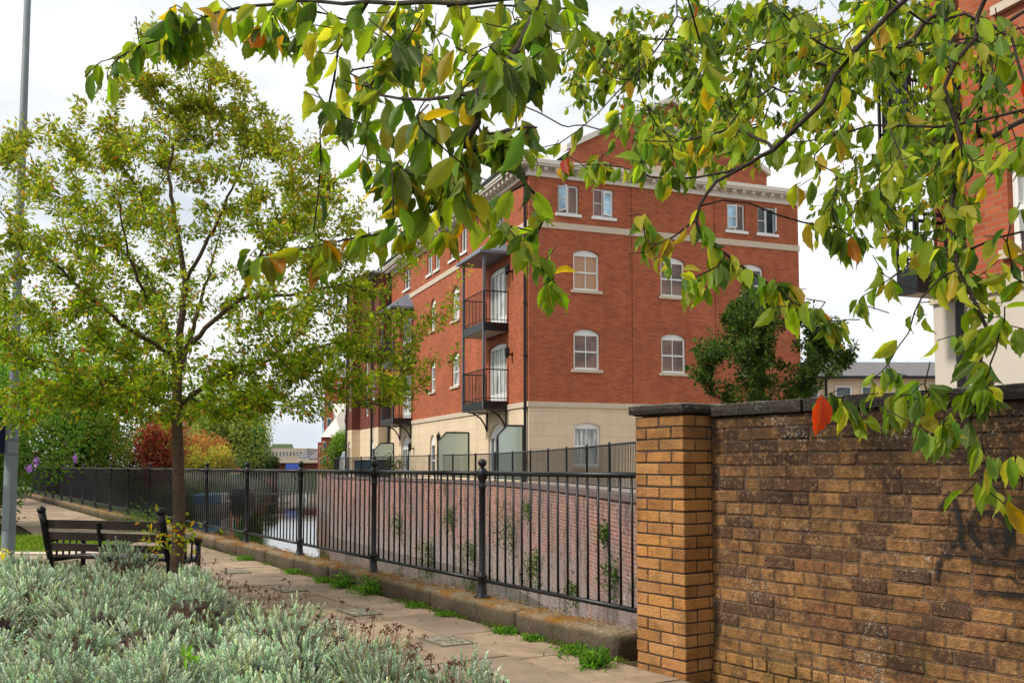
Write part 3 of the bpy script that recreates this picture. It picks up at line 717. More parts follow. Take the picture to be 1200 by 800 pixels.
# sprayed graffiti: thin ribbons a few mm in front of the bricks
def wallpt(px, py, off=.012):
    dr = at(px, py, 1.0) - np.array([0, 0, EYE]); n = -eB; o = C0 + eB * (WY - off); t = (o.dot(eB)) / (dr[:2].dot(eB)); return np.array([0, 0, EYE]) + dr * t
def ribbon(mb, pts, wd):
    P = [Vector(wallpt(x, y)) for x, y in pts]; Q = []
    for i in range(len(P) - 1):
        for k in range(5): Q.append(P[i].lerp(P[i + 1], k / 5))
    Q.append(P[-1]); nrm = Vector((-eB[0], -eB[1], 0)); L = []
    for i, p in enumerate(Q):
        t = (Q[min(i + 1, len(Q) - 1)] - Q[max(i - 1, 0)]).normalized(); s = nrm.cross(t)
        w_ = wd * (.8 + .35 * mnoise.noise(p * 15)) * (.4 if i in (0, len(Q) - 1) else 1)
        L += [p + s * w_, p - s * w_]
    mb.add(L, [(2 * i, 2 * i + 1, 2 * i + 3, 2 * i + 2) for i in range(len(Q) - 1)])
def mk_spray():
    t = NT('spray_paint'); n = t.noise(60, 4, .7); n2 = t.noise(9, 3, .6)
    t.col((.008, .006, .006)).rough(.8); tr = t.N.new('ShaderNodeBsdfTransparent'); mx = t.N.new('ShaderNodeMixShader')
    f = t.math('MULTIPLY', t.step(n, .28, .52), t.math('ADD', .45, t.step(n2, .35, .6), True))
    t.L.new(t.math('MULTIPLY', f, .85), mx.inputs[0]); t.L.new(tr.outputs[0], mx.inputs[1]); t.L.new(t.b.outputs[0], mx.inputs[2]); t.L.new(mx.outputs[0], t.out.inputs['Surface']); M['spray'] = t.m
mk_spray()
g = MB()
for pts, wd in [([(1098, 598), (1108, 585), (1113, 575)], .012), ([(1116, 580), (1122, 600), (1126, 625), (1127, 642)], .02), ([(1112, 640), (1122, 632), (1134, 620), (1142, 600), (1148, 590)], .014),
                ([(1145, 622), (1142, 610), (1150, 601), (1162, 600), (1172, 605), (1180, 615), (1180, 635), (1176, 650)], .017), ([(1159, 620), (1163, 638), (1167, 620)], .012),
                ([(1185, 640), (1186, 615), (1195, 606), (1210, 605)], .017), ([(1136, 652), (1150, 658), (1170, 660), (1185, 664), (1205, 655)], .022), ([(1097, 680), (1098, 665), (1102, 652), (1115, 650)], .018), ([(1143, 693), (1165, 695), (1205, 698)], .016),
                ([(1150, 575), (1165, 588), (1185, 592), (1210, 590)], .014), ([(1180, 672), (1192, 682), (1205, 686)], .012), ([(1132, 606), (1140, 628), (1150, 642)], .016)]: ribbon(g, pts, wd)
part('graffiti', g, M['spray'], bw, label='black sprayed graffiti with rounded letters and a V')

# ------------------------------------------------------------------ buildings
def wall_holes(mb, T, W, z0, z1, holes, rev=.14):
    """rectangular wall in plane T((u, 0, z)), outward is -y; holes (u0,u1,za,zb,rise)"""
    us = sorted({0, W, *[h[0] for h in holes], *[h[1] for h in holes]}); zs = sorted({z0, z1, *[h[2] for h in holes], *[h[3] for h in holes]})
    us = [u for u in us if 0 <= u <= W]; zs = [z for z in zs if z0 <= z <= z1]
    for i in range(len(us) - 1):
        for j in range(len(zs) - 1):
            cu, cz = (us[i] + us[i + 1]) / 2, (zs[j] + zs[j + 1]) / 2
            if any(h[0] < cu < h[1] and h[2] < cz < h[3] for h in holes): continue
            mb.quad(*[T((a, 0, b)) for a, b in ((us[i], zs[j]), (us[i + 1], zs[j]), (us[i + 1], zs[j + 1]), (us[i], zs[j + 1]))])
    for u0, u1, za, zb, rise in holes:
        if za < z0 - .01 or zb > z1 + .01: continue
        mb.quad(T((u0, 0, za)), T((u0, 0, zb - rise)), T((u0, rev, zb - rise)), T((u0, rev, za))); mb.quad(T((u1, 0, zb - rise)), T((u1, 0, za)), T((u1, rev, za)), T((u1, rev, zb - rise)))
        arc = arc_pts(u0, u1, zb - rise, rise)
        for (a, az), (b, bz) in zip(arc[:-1], arc[1:]):
            mb.quad(T((a, 0, az)), T((b, 0, bz)), T((b, rev, bz)), T((a, rev, az)))
            if rise > .001: mb.quad(T((a, 0, az)), T((b, 0, bz)), T((b, 0, zb)), T((a, 0, zb)))
        mb.quad(T((u0, 0, za)), T((u1, 0, za)), T((u1, rev, za)), T((u0, rev, za)))
def arc_pts(u0, u1, z, rise, n=10):
    if rise < .002: return [(u0, z), (u1, z)]
    w = (u1 - u0) / 2; r = (w * w + rise * rise) / (2 * rise); cz = z + rise - r; out = []; th = math.asin(min(1, w / r))
    for k in range(n + 1):
        a = -th + 2 * th * k / n; out.append(((u0 + u1) / 2 + r * math.sin(a), cz + r * math.cos(a)))
    return out
def tbox(mb, T, u0, u1, y0, y1, z0, z1):
    vs = [T((u, y, z)) for z in (z0, z1) for y in (y0, y1) for u in (u0, u1)]
    mb.add(vs, [(0, 2, 3, 1), (4, 5, 7, 6), (0, 1, 5, 4), (2, 6, 7, 3), (0, 4, 6, 2), (1, 3, 7, 5)])
def arch_head(mb, T, u0, u1, z, rise, y0, y1, inner=None):
    """solid segment between springing line z and the arc"""
    arc = arc_pts(u0, u1, z, rise); f = [T((a, y0, b)) for a, b in arc] + [T((u1, y0, z)), T((u0, y0, z))]
    mb.add(f, [tuple(range(len(f)))[::-1]])
def window(bld, T, u0, u1, z0, z1, rise=0, kind='sash', pane='glass', sill=True, fw=.075):
    """window > pane, sill (frame set back in the reveal)"""
    y = .075; zt = z1 - rise; fr = MB()
    e = .004
    tbox(fr, T, u0 + e, u0 + fw, y, y + .06, z0 + e, zt); tbox(fr, T, u1 - fw, u1 - e, y, y + .06, z0 + e, zt)
    tbox(fr, T, u0 + fw, u1 - fw, y, y + .06, z0 + e, z0 + fw * 1.1)
    tbox(fr, T, u0 + fw, u1 - fw, y, y + .06, zt - fw, zt - .001)
    if rise > .01: arch_head(fr, T, u0 + e, u1 - e, zt, rise - e, y + .004, y + .06)
    um = (u0 + u1) / 2; zm = (z0 + zt) / 2
    if kind == 'sash':
        tbox(fr, T, u0 + fw, u1 - fw, y + .012, y + .05, zm - .028, zm + .028); tbox(fr, T, um - .014, um + .014, y + .018, y + .05, z0 + fw, zt - fw)
    elif kind == 'casement':
        tbox(fr, T, um - .04, um + .04, y + .004, y + .055, z0 + fw, zt - fw); tbox(fr, T, u0 + fw, um - .04, y + .02, y + .05, zm - .015, zm + .015)
    elif kind == 'door':
        for k in (.25, .5, .75): tbox(fr, T, u0 + (u1 - u0) * k - .04, u0 + (u1 - u0) * k + .04, y + .006, y + .05, z0 + fw, zt - fw)
        tbox(fr, T, u0 + fw, u1 - fw, y + .01, y + .05, z0 + fw, z0 + .32)
    elif kind == 'narrow':
        tbox(fr, T, u0 + fw, u1 - fw, y + .012, y + .05, zm - .03, zm + .03)
    o = part('window', fr, M['white'], bld)
    pn = MB(); pn.quad(*[T((a, y + .045, b)) for a, b in ((u0 + .02, z0 + .02), (u1 - .02, z0 + .02), (u1 - .02, zt - .01), (u0 + .02, zt - .01))]); part('pane', pn, M[pane], o)
    if sill:
        sl = MB(); tbox(sl, T, u0 - .09, u1 + .09, -.07, y, z0 - .1, z0 + .002); part('sill', sl, M['stone_trim'] if kind != 'casement' else M['white'], o)
    return o
def balcony(bld, TL, v0, v1, dep, zf, h=1.12, solid=False, brackets=True, glassy=False):
    bal = MB(); tbox(bal, TL, v0, v1, -dep, -.003, zf - .3, zf); o = part('balcony', bal, M['black'] if not glassy else M['black'], bld)
    s = MB(); tbox(s, TL, v0 + .05, v1 - .05, -dep + .05, -.05, zf - .305, zf - .3005 + .0); part('soffit', s, M['stone_trim'], o)
    r = MB(); z1 = zf + h
    for (a, b) in (((v0, -dep + .02), (v1, -dep + .02)), ((v0 + .02, -dep), (v0 + .02, -.01)), ((v1 - .02, -dep), (v1 - .02, -.01))):
        for z in (z1, zf + .1): r.tube([TL((a[0], a[1], z)), TL((b[0], b[1], z))], .022 if z == z1 else .014, 6)
        L = math.hypot(b[0] - a[0], b[1] - a[1]); n = max(2, int(L / .13))
        for i in range(n + 1):
            t = i / n; p = (a[0] + (b[0] - a[0]) * t, a[1] + (b[1] - a[1]) * t); r.tube([TL((*p, zf)), TL((*p, z1))], .009 if i % n else .02, 4)
    part('balustrade', r, M['black'], o)
    if solid:
        k = MB(); tbox(k, TL, v0 + .03, v1 - .03, -dep + .03, -dep + .06, zf + .05, z1 - .03); part('panel', k, M['black'], o)
    if brackets:
        for v in (v0 + .2, v1 - .2):
            k = MB(); k.tube([TL((v, -.03, zf - 1.0)), TL((v, -.12, zf - .75)), TL((v, -.3, zf - .5)), TL((v, -.62, zf - .31))], .03, 6); k.tube([TL((v, -.03, zf - 1.0)), TL((v, -.03, zf - .3))], .03, 6); k.tube([TL((v, -.03, zf - .32)), TL((v, -dep * .8, zf - .32))], .025, 6)
            part('bracket', k, M['black'], o)
    return o

BA = math.atan2(1, 2.61); BL = (.57, 33.0, 0)
def make_main():
    b = thing('apartment_building', 'four storey red brick apartment block with cream ground floor beside the canal', 'building', BL, BA, world=False)
    TR = lambda p: (p[0], p[1], p[2])               # right (gable) facade, plane y = 0
    TLf = lambda p: (p[1], p[0], p[2])              # left (canal) facade, plane x = 0: u -> y, outward -> -x
    W = 11.1; D = 19.3; Z0, ZP, ZE = TERR - .3, 3.52, 11.42
    cols = [2.16, 5.6, 8.98]
    hR = []; hG = []; kin = []
    for i, u in enumerate(cols):
        hR += [(u - .5, u + .5, 7.58, 9.02, .16), (u - .5, u + .5, 4.82, 6.24, .16)]; hG += [(u - .5, u + .5, 1.5, 3.0, .14)]
    for u in (1.48, 2.84, 8.32, 9.68): hR.append((u - .4, u + .4, 10.22, 11.24, 0))
    br = MB(); cr = MB()
    wall_holes(br, TR, W, ZP, ZE, hR); wall_holes(cr, TR, W, Z0, ZP, hG)
    # left facade
    hL = []; hLg = []
    small = [(8.16, .5), (11.5, .38)]
    for v, hw in small:
        for z0, z1 in ((7.58, 9.02), (4.82, 6.24)): hL.append((v - hw, v + hw, z0, z1, .3 if hw < .45 else .22))
    for z0 in (3.8 + .03, 6.6 + .03): hL.append((2.15, 4.05, z0, z0 + 2.15, .12)); hL.append((15.2, 17.0, z0, z0 + 2.15, .12))
    tops = [(3.1, .62), (7.1, .42), (8.6, .42), (10.9, .4), (12.1, .4), (16.1, .62)]
    for v, hw in tops: hL.append((v - hw, v + hw, 10.22, 11.24, 0))
    hLg = [(2.15, 4.05, 1.0, 3.05, .45), (7.7, 8.6, 1.4, 2.95, .42), (11.1, 11.9, 1.0, 2.9, .4), (15.2, 17.0, 1.0, 3.0, .6)]
    wall_holes(br, TLf, D, ZP, ZE, hL); wall_holes(cr, TLf, D, Z0, ZP, hLg)
    br.quad((W, 0, ZP), (W, D, ZP), (W, D, ZE), (W, 0, ZE)); cr.quad((W, 0, Z0), (W, D, Z0), (W, D, ZP), (W, 0, ZP))
    # gable wall above the cornice
    gz = 11.95; ux0, ux1 = 1.5, 9.7; apz = 14.75
    br.add([(ux0, -.02, gz), (ux1, -.02, gz), (ux1, -.02, gz + .55), (W / 2 + .05, -.02, apz), (ux0, -.02, gz + .55)], [(0, 1, 2, 3, 4)])
    part('wall', br, M['brick'], b); part('ground_floor_wall', cr, M['cream'], b)
    part('backing', MB().box(.16, W - .02, .16, D, Z0, ZE - .05), M['slate'], b)
    # windows
    for i, u in enumerate(cols):
        window(b, TR, u - .5, u + .5, 7.58, 9.02, .16, 'sash', ['blind', 'darkpane', 'glass'][i]); window(b, TR, u - .5, u + .5, 4.82, 6.24, .16, 'sash', ['darkpane', 'darkpane', 'glass'][i])
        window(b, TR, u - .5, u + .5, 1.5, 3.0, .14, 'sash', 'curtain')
    for i, u in enumerate((1.48, 2.84, 8.32, 9.68)):
        o = window(b, TR, u - .4, u + .4, 10.22, 11.24, 0, 'casement', 'darkpane' if i < 3 else 'glass', True, .06)
        if i != 9:   # one leaf standing open
            s = MB(); hu = u - .34 if i in (0, 2) else u + .34; dirx = 1 if i in (0, 2) else -1; ang = (R(62), R(12), R(40), R(70))[i]
            def q(t, z): return (hu + dirx * t * .36 * math.cos(ang), .06 - t * .36 * math.sin(ang), z)
            zz0, zz1 = 10.3, 11.17
            for t0, t1, za, zb in ((0, .14, zz0, zz1), (.86, 1, zz0, zz1), (.14, .86, zz0, zz0 + .06), (.14, .86, zz1 - .06, zz1), (.14, .86, 10.7, 10.74)):
                p = [Vector(q(t0, za)), Vector(q(t1, za)), Vector(q(t1, zb)), Vector(q(t0, zb))]; n = (p[1] - p[0]).cross(p[3] - p[0]).normalized() * .02
                s.add([x - n for x in p] + [x + n for x in p], [(0, 1, 2, 3), (7, 6, 5, 4), (0, 4, 5, 1), (1, 5, 6, 2), (2, 6, 7, 3), (3, 7, 4, 0)])
            part('open_casement', s, M['white'], o)
            gl = MB(); gl.quad(q(.1, zz0 + .03), q(.9, zz0 + .03), q(.9, zz1 - .03), q(.1, zz1 - .03)); part('casement_pane', gl, M['blueglass'], o)
    for v, hw in small:
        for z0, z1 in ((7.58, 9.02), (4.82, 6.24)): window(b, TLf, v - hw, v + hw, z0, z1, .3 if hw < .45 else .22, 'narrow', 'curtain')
    for z0 in (3.83, 6.63):
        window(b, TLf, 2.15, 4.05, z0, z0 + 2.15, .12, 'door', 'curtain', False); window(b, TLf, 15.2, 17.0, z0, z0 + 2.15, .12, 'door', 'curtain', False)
    for v, hw in tops: window(b, TLf, v - hw, v + hw, 10.22, 11.24, 0, 'casement', 'glass')
    window(b, TLf, 2.15, 4.05, 1.0, 3.05, .45, 'door', 'glass', False); window(b, TLf, 7.7, 8.6, 1.4, 2.95, .42, 'narrow', 'glass', False)
    window(b, TLf, 11.1, 11.9, 1.0, 2.9, .4, 'narrow', 'glass', False); window(b, TLf, 15.2, 17.0, 1.0, 3.0, .6, 'door', 'glass', False)
    # trims
    t = MB(); tbox(t, TR, -.05, W + .04, -.05, 0, 3.5, 3.68); tbox(t, TLf, -.002, D, -.05, 0, 3.5, 3.68)
    part('plinth_band', t, M['stone_trim'], b)
    t = MB(); tbox(t, TR, -.035, W + .03, -.035, 0, 9.66, 9.88); tbox(t, TLf, -.002, D, -.035, 0, 9.66, 9.88); part('string_course', t, M['stone_trim'], b)
    t = MB(); tbox(t, TR, -.08, W + .08, -.08, 0, 11.42, 11.52); tbox(t, TR, -.36, W + .3, -.36, 0, 11.72, 11.79); tbox(t, TR, -.4, W + .34, -.41, 0, 11.79, 11.93); tbox(t, TR, -.04, W + .04, -.04, 0, 11.52, 11.72)
    tbox(t, TLf, .003, D + .2, -.08, 0, 11.42, 11.52); tbox(t, TLf, .003, D + .2, -.42, 0, 11.72, 11.80); tbox(t, TLf, .003, D + .2, -.46, 0, 11.80, 11.93); tbox(t, TLf, .003, D, -.04, 0, 11.52, 11.72)
    u = .05
    while u < W: tbox(t, TR, u, u + .11, -.28, -.04, 11.61, 11.72); u += .42
    v = .35
    while v < D: tbox(t, TLf, v, v + .13, -.34, -.04, 11.56, 11.72); v += .42
    part('cornice', t, M['white_trim'], b)
    t = MB(); t.tube([(-.5, -.3, 11.98), (-.5, D, 11.98)], .06, 8); part('gutter', t, M['grey_metal'], b)
    # gable coping, lunette, roof
    t = MB()
    for (p, q) in (((ux0 - .12, gz + .5), (W / 2 + .05, apz)), ((W / 2 + .05, apz), (ux1 + .12, gz + .5))):
        a = Vector((p[0], 0, p[1])); c = Vector((q[0], 0, q[1]))
        t.add([(a.x, -.14, a.z), (c.x, -.14, c.z), (c.x, -.14, c.z + .2), (a.x, -.14, a.z + .2), (a.x, .3, a.z), (c.x, .3, c.z), (c.x, .3, c.z + .2), (a.x, .3, a.z + .2)], [(0, 1, 2, 3), (7, 6, 5, 4), (3, 2, 6, 7), (0, 4, 5, 1), (1, 5, 6, 2), (3, 7, 4, 0)])
    part('gable_coping', t, M['white_trim'], b)
    t = MB(); um = W / 2 + .05; n = 18; ro, ri = 1.55, 1.2; zc = 12.3
    for k in range(n):
        a, c = PI * k / n, PI * (k + 1) / n
        P = [(um + r * math.cos(x), y, zc + r * math.sin(x)) for y in (-.07, -.02) for r, x in ((ri, a), (ro, a), (ro, c), (ri, c))]
        t.add(P, [(0, 1, 2, 3), (1, 5, 6, 2), (4, 0, 3, 7)])
    tbox(t, TR, um - ro, um + ro, -.08, -.021, 12.05, 12.3); part('lunette_surround', t, M['stone_trim'], b)
    t = MB(); rz = 13.4
    t.add([(-.45, .3, 11.96), (W - .4, .3, 11.96), (W - .4, D, 11.96), (-.45, D, 11.96), (W / 2, 4.5, rz), (W / 2, D - 1, rz)], [(0, 1, 4), (1, 2, 5, 4), (2, 3, 5), (3, 0, 4, 5)])
    t.add([(ux0, .02, gz + .5), (um, .02, apz), (ux1, .02, gz + .5), (ux0, 5.0, gz + .5), (um, 5.0, apz), (ux1, 5.0, gz + .5)], [(0, 1, 4, 3), (1, 2, 5, 4)])
    part('roof', t, M['slate'], b)
    # downpipes and joints
    t = MB(); t.tube([(-.09, .13, Z0), (-.09, .13, 11.45), (-.4, .2, 11.9)], .055, 8)
    for z in (1.6, 3.4, 5.2, 7.0, 8.8, 10.6): t.lathe(-.09, .13, [(.075, z), (.075, z + .08)], 8)
    part('downpipe', t, M['black'], b)
    for u in (3.93, 7.36):
        t = MB(); tbox(t, TR, u, u + .025, -.004, 0, 3.69, 9.65); tbox(t, TR, u, u + .025, -.004, 0, 9.9, 11.41); part('movement_joint', t, M['brick_shade'], b)
    # balconies on the canal side
    for v0 in (1.93, 14.95):
        balcony(b, TLf, v0, v0 + 2.42, .95, 3.8); balcony(b, TLf, v0, v0 + 2.42, .95, 6.6, brackets=False)
        for v in (v0 + .05, v0 + 2.37): part('balcony_post', MB().tube([TLf((v, -.92, 3.55)), TLf((v, -.92, 9.05))], .06, 4), M['grey_metal'], b)
        t = MB(); a, c, z = v0 - .2, v0 + 2.62, 9.05
        t.add([TLf(p) for p in ((a, -1.15, z), (c, -1.15, z), (c, 0, z), (a, 0, z), (a, -1.15, z + .1), (c, -1.15, z + .1), (c, 0, z + .1), (a, 0, z + .1), (a + .9, -.15, z + .85), (c - .9, -.15, z + .85), (c - .9, 0, z + .85), (a + .9, 0, z + .85))],
              [(0, 1, 2, 3), (0, 1, 5, 4), (1, 2, 6, 5), (3, 0, 4, 7), (4, 5, 9, 8), (5, 6, 10, 9), (7, 4, 8, 11), (8, 9, 10, 11)])
        part('balcony_canopy', t, M['zinc'], b)
    # wall lanterns
    for v, z in ((1.55, 8.35), (1.55, 5.4), (9.9, 2.6), (14.6, 2.3)):
        t = MB(); tbox(t, TLf, v - .05, v + .05, -.2, -.003, z, z + .06); q = TLf((v, -.2, 0)); t.lathe(q[0], q[1], [(.03, z - .1), (.08, z), (.1, z + .22), (.03, z + .32), (.01, z + .4)], 8); part('wall_lantern', t, M['black'], b)
    # projecting canal wings beyond
    t = MB(); c = MB()
    for (x, v0, v1) in ((-.63, D, D + 4.4), (-1.1, D + 4.4, D + 5.9)):
        hs = [(.9, 1.7, 5.0, 6.6, .2), (.9, 1.7, 7.6, 9.1, .2), (2.4, 3.1, 4.2, 8.2, 0)] if v1 - v0 > 4 else [(.4, 1.1, 4.6, 9.0, 0)]
        Tw = lambda p, x=x, v0=v0: (x + p[1], v0 + p[0], p[2])
        wall_holes(t, Tw, v1 - v0, ZP, 11.6, hs); gh = (.9, 1.8, 1.0, 2.9, .4) if v1 - v0 > 4 else (.35, 1.1, 1.0, 2.9, .3); wall_holes(c, Tw, v1 - v0, Z0, ZP, [gh])
        for h in hs: window(b, Tw, *h, 'narrow', 'glass', False)
        window(b, Tw, *gh, 'narrow', 'glass', False)
        xp = 0 if v0 == D else -.63
        t.quad((x, v0, ZP), (xp, v0, ZP), (xp, v0, 11.6), (x, v0, 11.6)); c.quad((x, v0, Z0), (xp, v0, Z0), (xp, v0, ZP), (x, v0, ZP))
    t.quad((0, D + .01, ZE), (W, D + .01, ZE), (W, D + .01, 11.6), (0, D + .01, 11.6))
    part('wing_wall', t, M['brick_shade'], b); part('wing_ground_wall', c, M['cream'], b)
    t = MB(); t.add([(-1.4, D, 11.6), (W, D, 11.6), (W, D + 6, 11.6), (-1.4, D + 6, 11.6), (W / 2, D + 3, 13.4)], [(0, 1, 4), (1, 2, 4), (2, 3, 4), (3, 0, 4)]); part('wing_roof', t, M['slate'], b)
    for x, v in ((-.72, D + 1.2), (-.1, D - .1), (-1.19, D + 5.5)): part('wing_downpipe', MB().tube([(x, v, Z0), (x, v, 11.6)], .055, 6), M['black'], b)
    return b
make_main()
# privacy screens on the terrace
def screen(v, dep, lab, h=1.9):
    c, s = math.cos(BA), math.sin(BA); Wp = lambda x, y, z: (BL[0] + c * x - s * y, BL[1] + s * x + c * y, z)
    t = thing('privacy_screen', lab, 'screen', Wp(-dep / 2, v, TERR), 0, 'frosted glass screens dividing the terraces')
    z1 = TERR + h; ch = .35 * min(1, dep)
    q = [(-.03, TERR + .1), (-dep, TERR + .1), (-dep, z1 - ch), (-dep + ch, z1), (-.03, z1)]
    g = MB(); g.add([Wp(x, v, z) for x, z in q] + [Wp(x, v + .02, z) for x, z in q], [(0, 1, 2, 3, 4), (9, 8, 7, 6, 5)]); part('frosted_pane', g, M['frost'], t)
    g = MB(); pts = [Wp(x, v + .01, z) for x, z in ((-dep, TERR), (-dep, z1 - ch), (-dep + ch, z1), (-.03, z1))]; g.tube(pts, .035, 6); g.tube([Wp(-.04, v + .01, TERR), Wp(-.04, v + .01, z1)], .03, 6); part('frame', g, M['black'], t)
screen(.45, .95, 'frosted green glass screen at the building corner by the downpipe'); screen(6.3, 1.3, 'frosted glass screen with black frame between the two ground floor doors', 1.85); screen(18.4, 1.05, 'far frosted glass screen beside the projecting wing', 1.7)
def table_set(v, lab):
    c, s = math.cos(BA), math.sin(BA); x0, y0 = BL[0] + c * -.75 - s * v, BL[1] + s * -.75 + c * v
    t = thing('garden_table', lab, 'table', (x0, y0, TERR)); g = MB(); g.lathe(x0, y0, [(.3, TERR + .7), (.3, TERR + .73)], 14); part('tabletop', g, M['bronze'], t)
    for k in range(3):
        a = k * 2.1; g = MB(); g.tube([(x0, y0, TERR + .7), (x0 + .25 * math.cos(a), y0 + .25 * math.sin(a), TERR)], .02, 5); part('leg', g, M['bronze'], t)
table_set(14.3, 'small dark garden table outside the far arched terrace door')
tuft('terrace_plant', (BL[0] - 6.3, BL[1] + 13.5, TERR + .45), .5, 500, .14, G1 + [(.2, .12, .04)], [2, 2, 2, 1], 'potted dark plant standing outside the far arched terrace door', 'plant')

# terrace fence along the canal wall
tf = thing('terrace_fence', 'thin black metal bar fence along the terrace edge above the canal wall', 'fence', (.91, 26.2, TERR))
L2 = off(FWs, -.15); ZF = 1.93
L2 = [p for p in L2 if 10 < p[1] < 62]
g = MB(); g.tube([(*p, ZF) for p in L2], .022, 5); part('top_rail', g, M['black'], tf)
g = MB(); g.tube([(*p, TERR + .12) for p in L2], .016, 4); part('bottom_rail', g, M['black'], tf)
s = 0; nxt = 0; barm = MB(); pmb = []
def walk(pts, step):
    out = []; s = 0; need = 0
    for i in range(len(pts) - 1):
        L = float(np.linalg.norm(pts[i + 1] - pts[i]))
        while need <= s + L: out.append(pts[i] + (pts[i + 1] - pts[i]) * ((need - s) / L)); need += step
        s += L
    return out
for p in walk(L2, .115): barm.lathe(p[0], p[1], [(.008, TERR + .12), (.008, ZF)], 4)
part('bars', barm, M['black'], tf, kind='stuff')
pm_ = MB(); pm_.lathe(0, 0, [(.03, 0), (.03, .99), (.012, 1.02)], 6); pme = pm_.mesh('post', M['black'])
for p in walk(L2, 2.3):
    o = link('post', pme, tf); o.location = (p[0], p[1], TERR)

# low blue container + white car on the terrace
bx = thing('storage_container', 'low dark blue container on the terrace behind the far end of the thin fence', 'container', (-7.0, 48.0, TERR))
Mx = Matrix.Translation((-6.85, 48.0, TERR)) @ Matrix.Rotation(R(113), 4, 'Z')
g = MB(); g.cbox(-1.9, 1.9, -.4, .4, .03, .78, .03, Mx); part('body', g, m_plain('navy_paint', (.02, .04, .07), .5, .2, 3), bx)
g = MB(); g.cbox(-1.95, 1.95, -.45, .45, .782, .84, .02, Mx); part('lid', g, m_plain('navy_lid', (.04, .06, .09), .5, .2, 3), bx)
cr = thing('parked_car', 'white car parked on the terrace beside the dark blue container', 'car', (-9.75, 57.5, TERR))
Mc = Matrix.Translation((-9.3, 58.6, TERR)) @ Matrix.Rotation(R(112), 4, 'Z')
def prism(prof, hw, Mm, tap=0.0):
    g = MB(); n = len(prof); vs = [Mm @ Vector((x, -hw + (tap * z if z > .9 else 0), z)) for x, z in prof] + [Mm @ Vector((x, hw - (tap * z if z > .9 else 0), z)) for x, z in prof]
    g.add(vs, [tuple(range(n)), tuple(range(2 * n - 1, n - 1, -1))] + [(i, n + i, n + (i + 1) % n, (i + 1) % n) for i in range(n)]); return g
part('body', prism([(-2.0, .3), (2.0, .3), (2.05, .6), (1.9, .85), (1.1, .95), (.5, 1.38), (-.9, 1.42), (-1.6, 1.0), (-2.0, .9)], .82, Mc, .1), M['white'], cr)
part('window', prism([(1.0, .97), (.48, 1.33), (-.85, 1.36), (-1.4, 1.0)], .825, Mc, .1), M['glass'], cr)
for x in (-1.25, 1.3):
    for y in (-.72, .72):
        g = MB(); vs = [Mc @ Vector((x + .3 * math.cos(k * PI / 7), y + dy, .3 + .3 * math.sin(k * PI / 7))) for dy in (-.1, .1) for k in range(14)]
        g.add(vs, [tuple(range(14)), tuple(range(27, 13, -1))] + [(k, (k + 1) % 14, 14 + (k + 1) % 14, 14 + k) for k in range(14)]); part('wheel', g, M['black'], cr)

# ------------------------------------------------------------------ right hand building
def make_right():
    P0 = (5.14, 11.8); b = thing('brick_apartment_block', 'red brick block with cream ground floor at the right edge behind the wall', 'building', (*P0, 0), BA, world=False)
    T = lambda p: (p[1], -6.5 + p[0], p[2])      # facade plane x=0, from local y=-6.5 to 0
    Z0, ZP, ZE = TERR - 1, 3.55, 11.5
    hs = [(4.6, 5.4, 3.9, 4.95, .12), (4.6, 5.4, 6.7, 7.8, .12), (1.5, 2.5, 3.9, 5.0, .15)]
    t = MB(); wall_holes(t, T, 6.5, ZP, ZE, hs); t.quad((0, 0, ZP), (7, 0, ZP), (7, 0, ZE), (0, 0, ZE)); t.quad((0, -6.5, ZP), (7, -6.5, ZP), (7, -6.5, ZE), (0, -6.5, ZE)); part('wall', t, M['brick'], b)
    t = MB(); t.quad((-.02, -6.5, Z0), (-.02, .02, Z0), (-.02, .02, ZP), (-.02, -6.5, ZP)); t.quad((-.02, .02, Z0), (7, .02, Z0), (7, .02, ZP), (-.02, .02, ZP)); part('ground_floor_wall', t, M['cream_pale'], b)
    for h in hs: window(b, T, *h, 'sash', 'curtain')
    t = MB(); tbox(t, T, 0, 6.55, -.06, 0, 3.45, 3.62); part('plinth_band', t, M['stone_trim'], b)
    t = MB(); t.tube([(-.09, -.45, Z0), (-.09, -.45, ZE)], .05, 8)
    for z in (2.6, 4.4, 6.2): t.lathe(-.09, -.45, [(.068, z), (.068, z + .07)], 8)
    part('downpipe', t, M['black'], b)
    balcony(b, lambda p: (p[1], -.5 + p[0], p[2]), 0, .32, .75, 3.78, .62, brackets=False)
    balcony(b, lambda p: (p[1], -.5 + p[0], p[2]), 0, .5, .8, 5.35, .85, solid=True, brackets=False)
    t = MB(); t.box(-.4, 7.2, -6.8, .3, ZE, ZE + .3); part('cornice', t, M['white_trim'], b)
    return b
M['cream_pale'] = m_plain('pale_render', (.56, .5, .42), .85, .12, 1.5, spec=.2, bump=.2)
make_right()

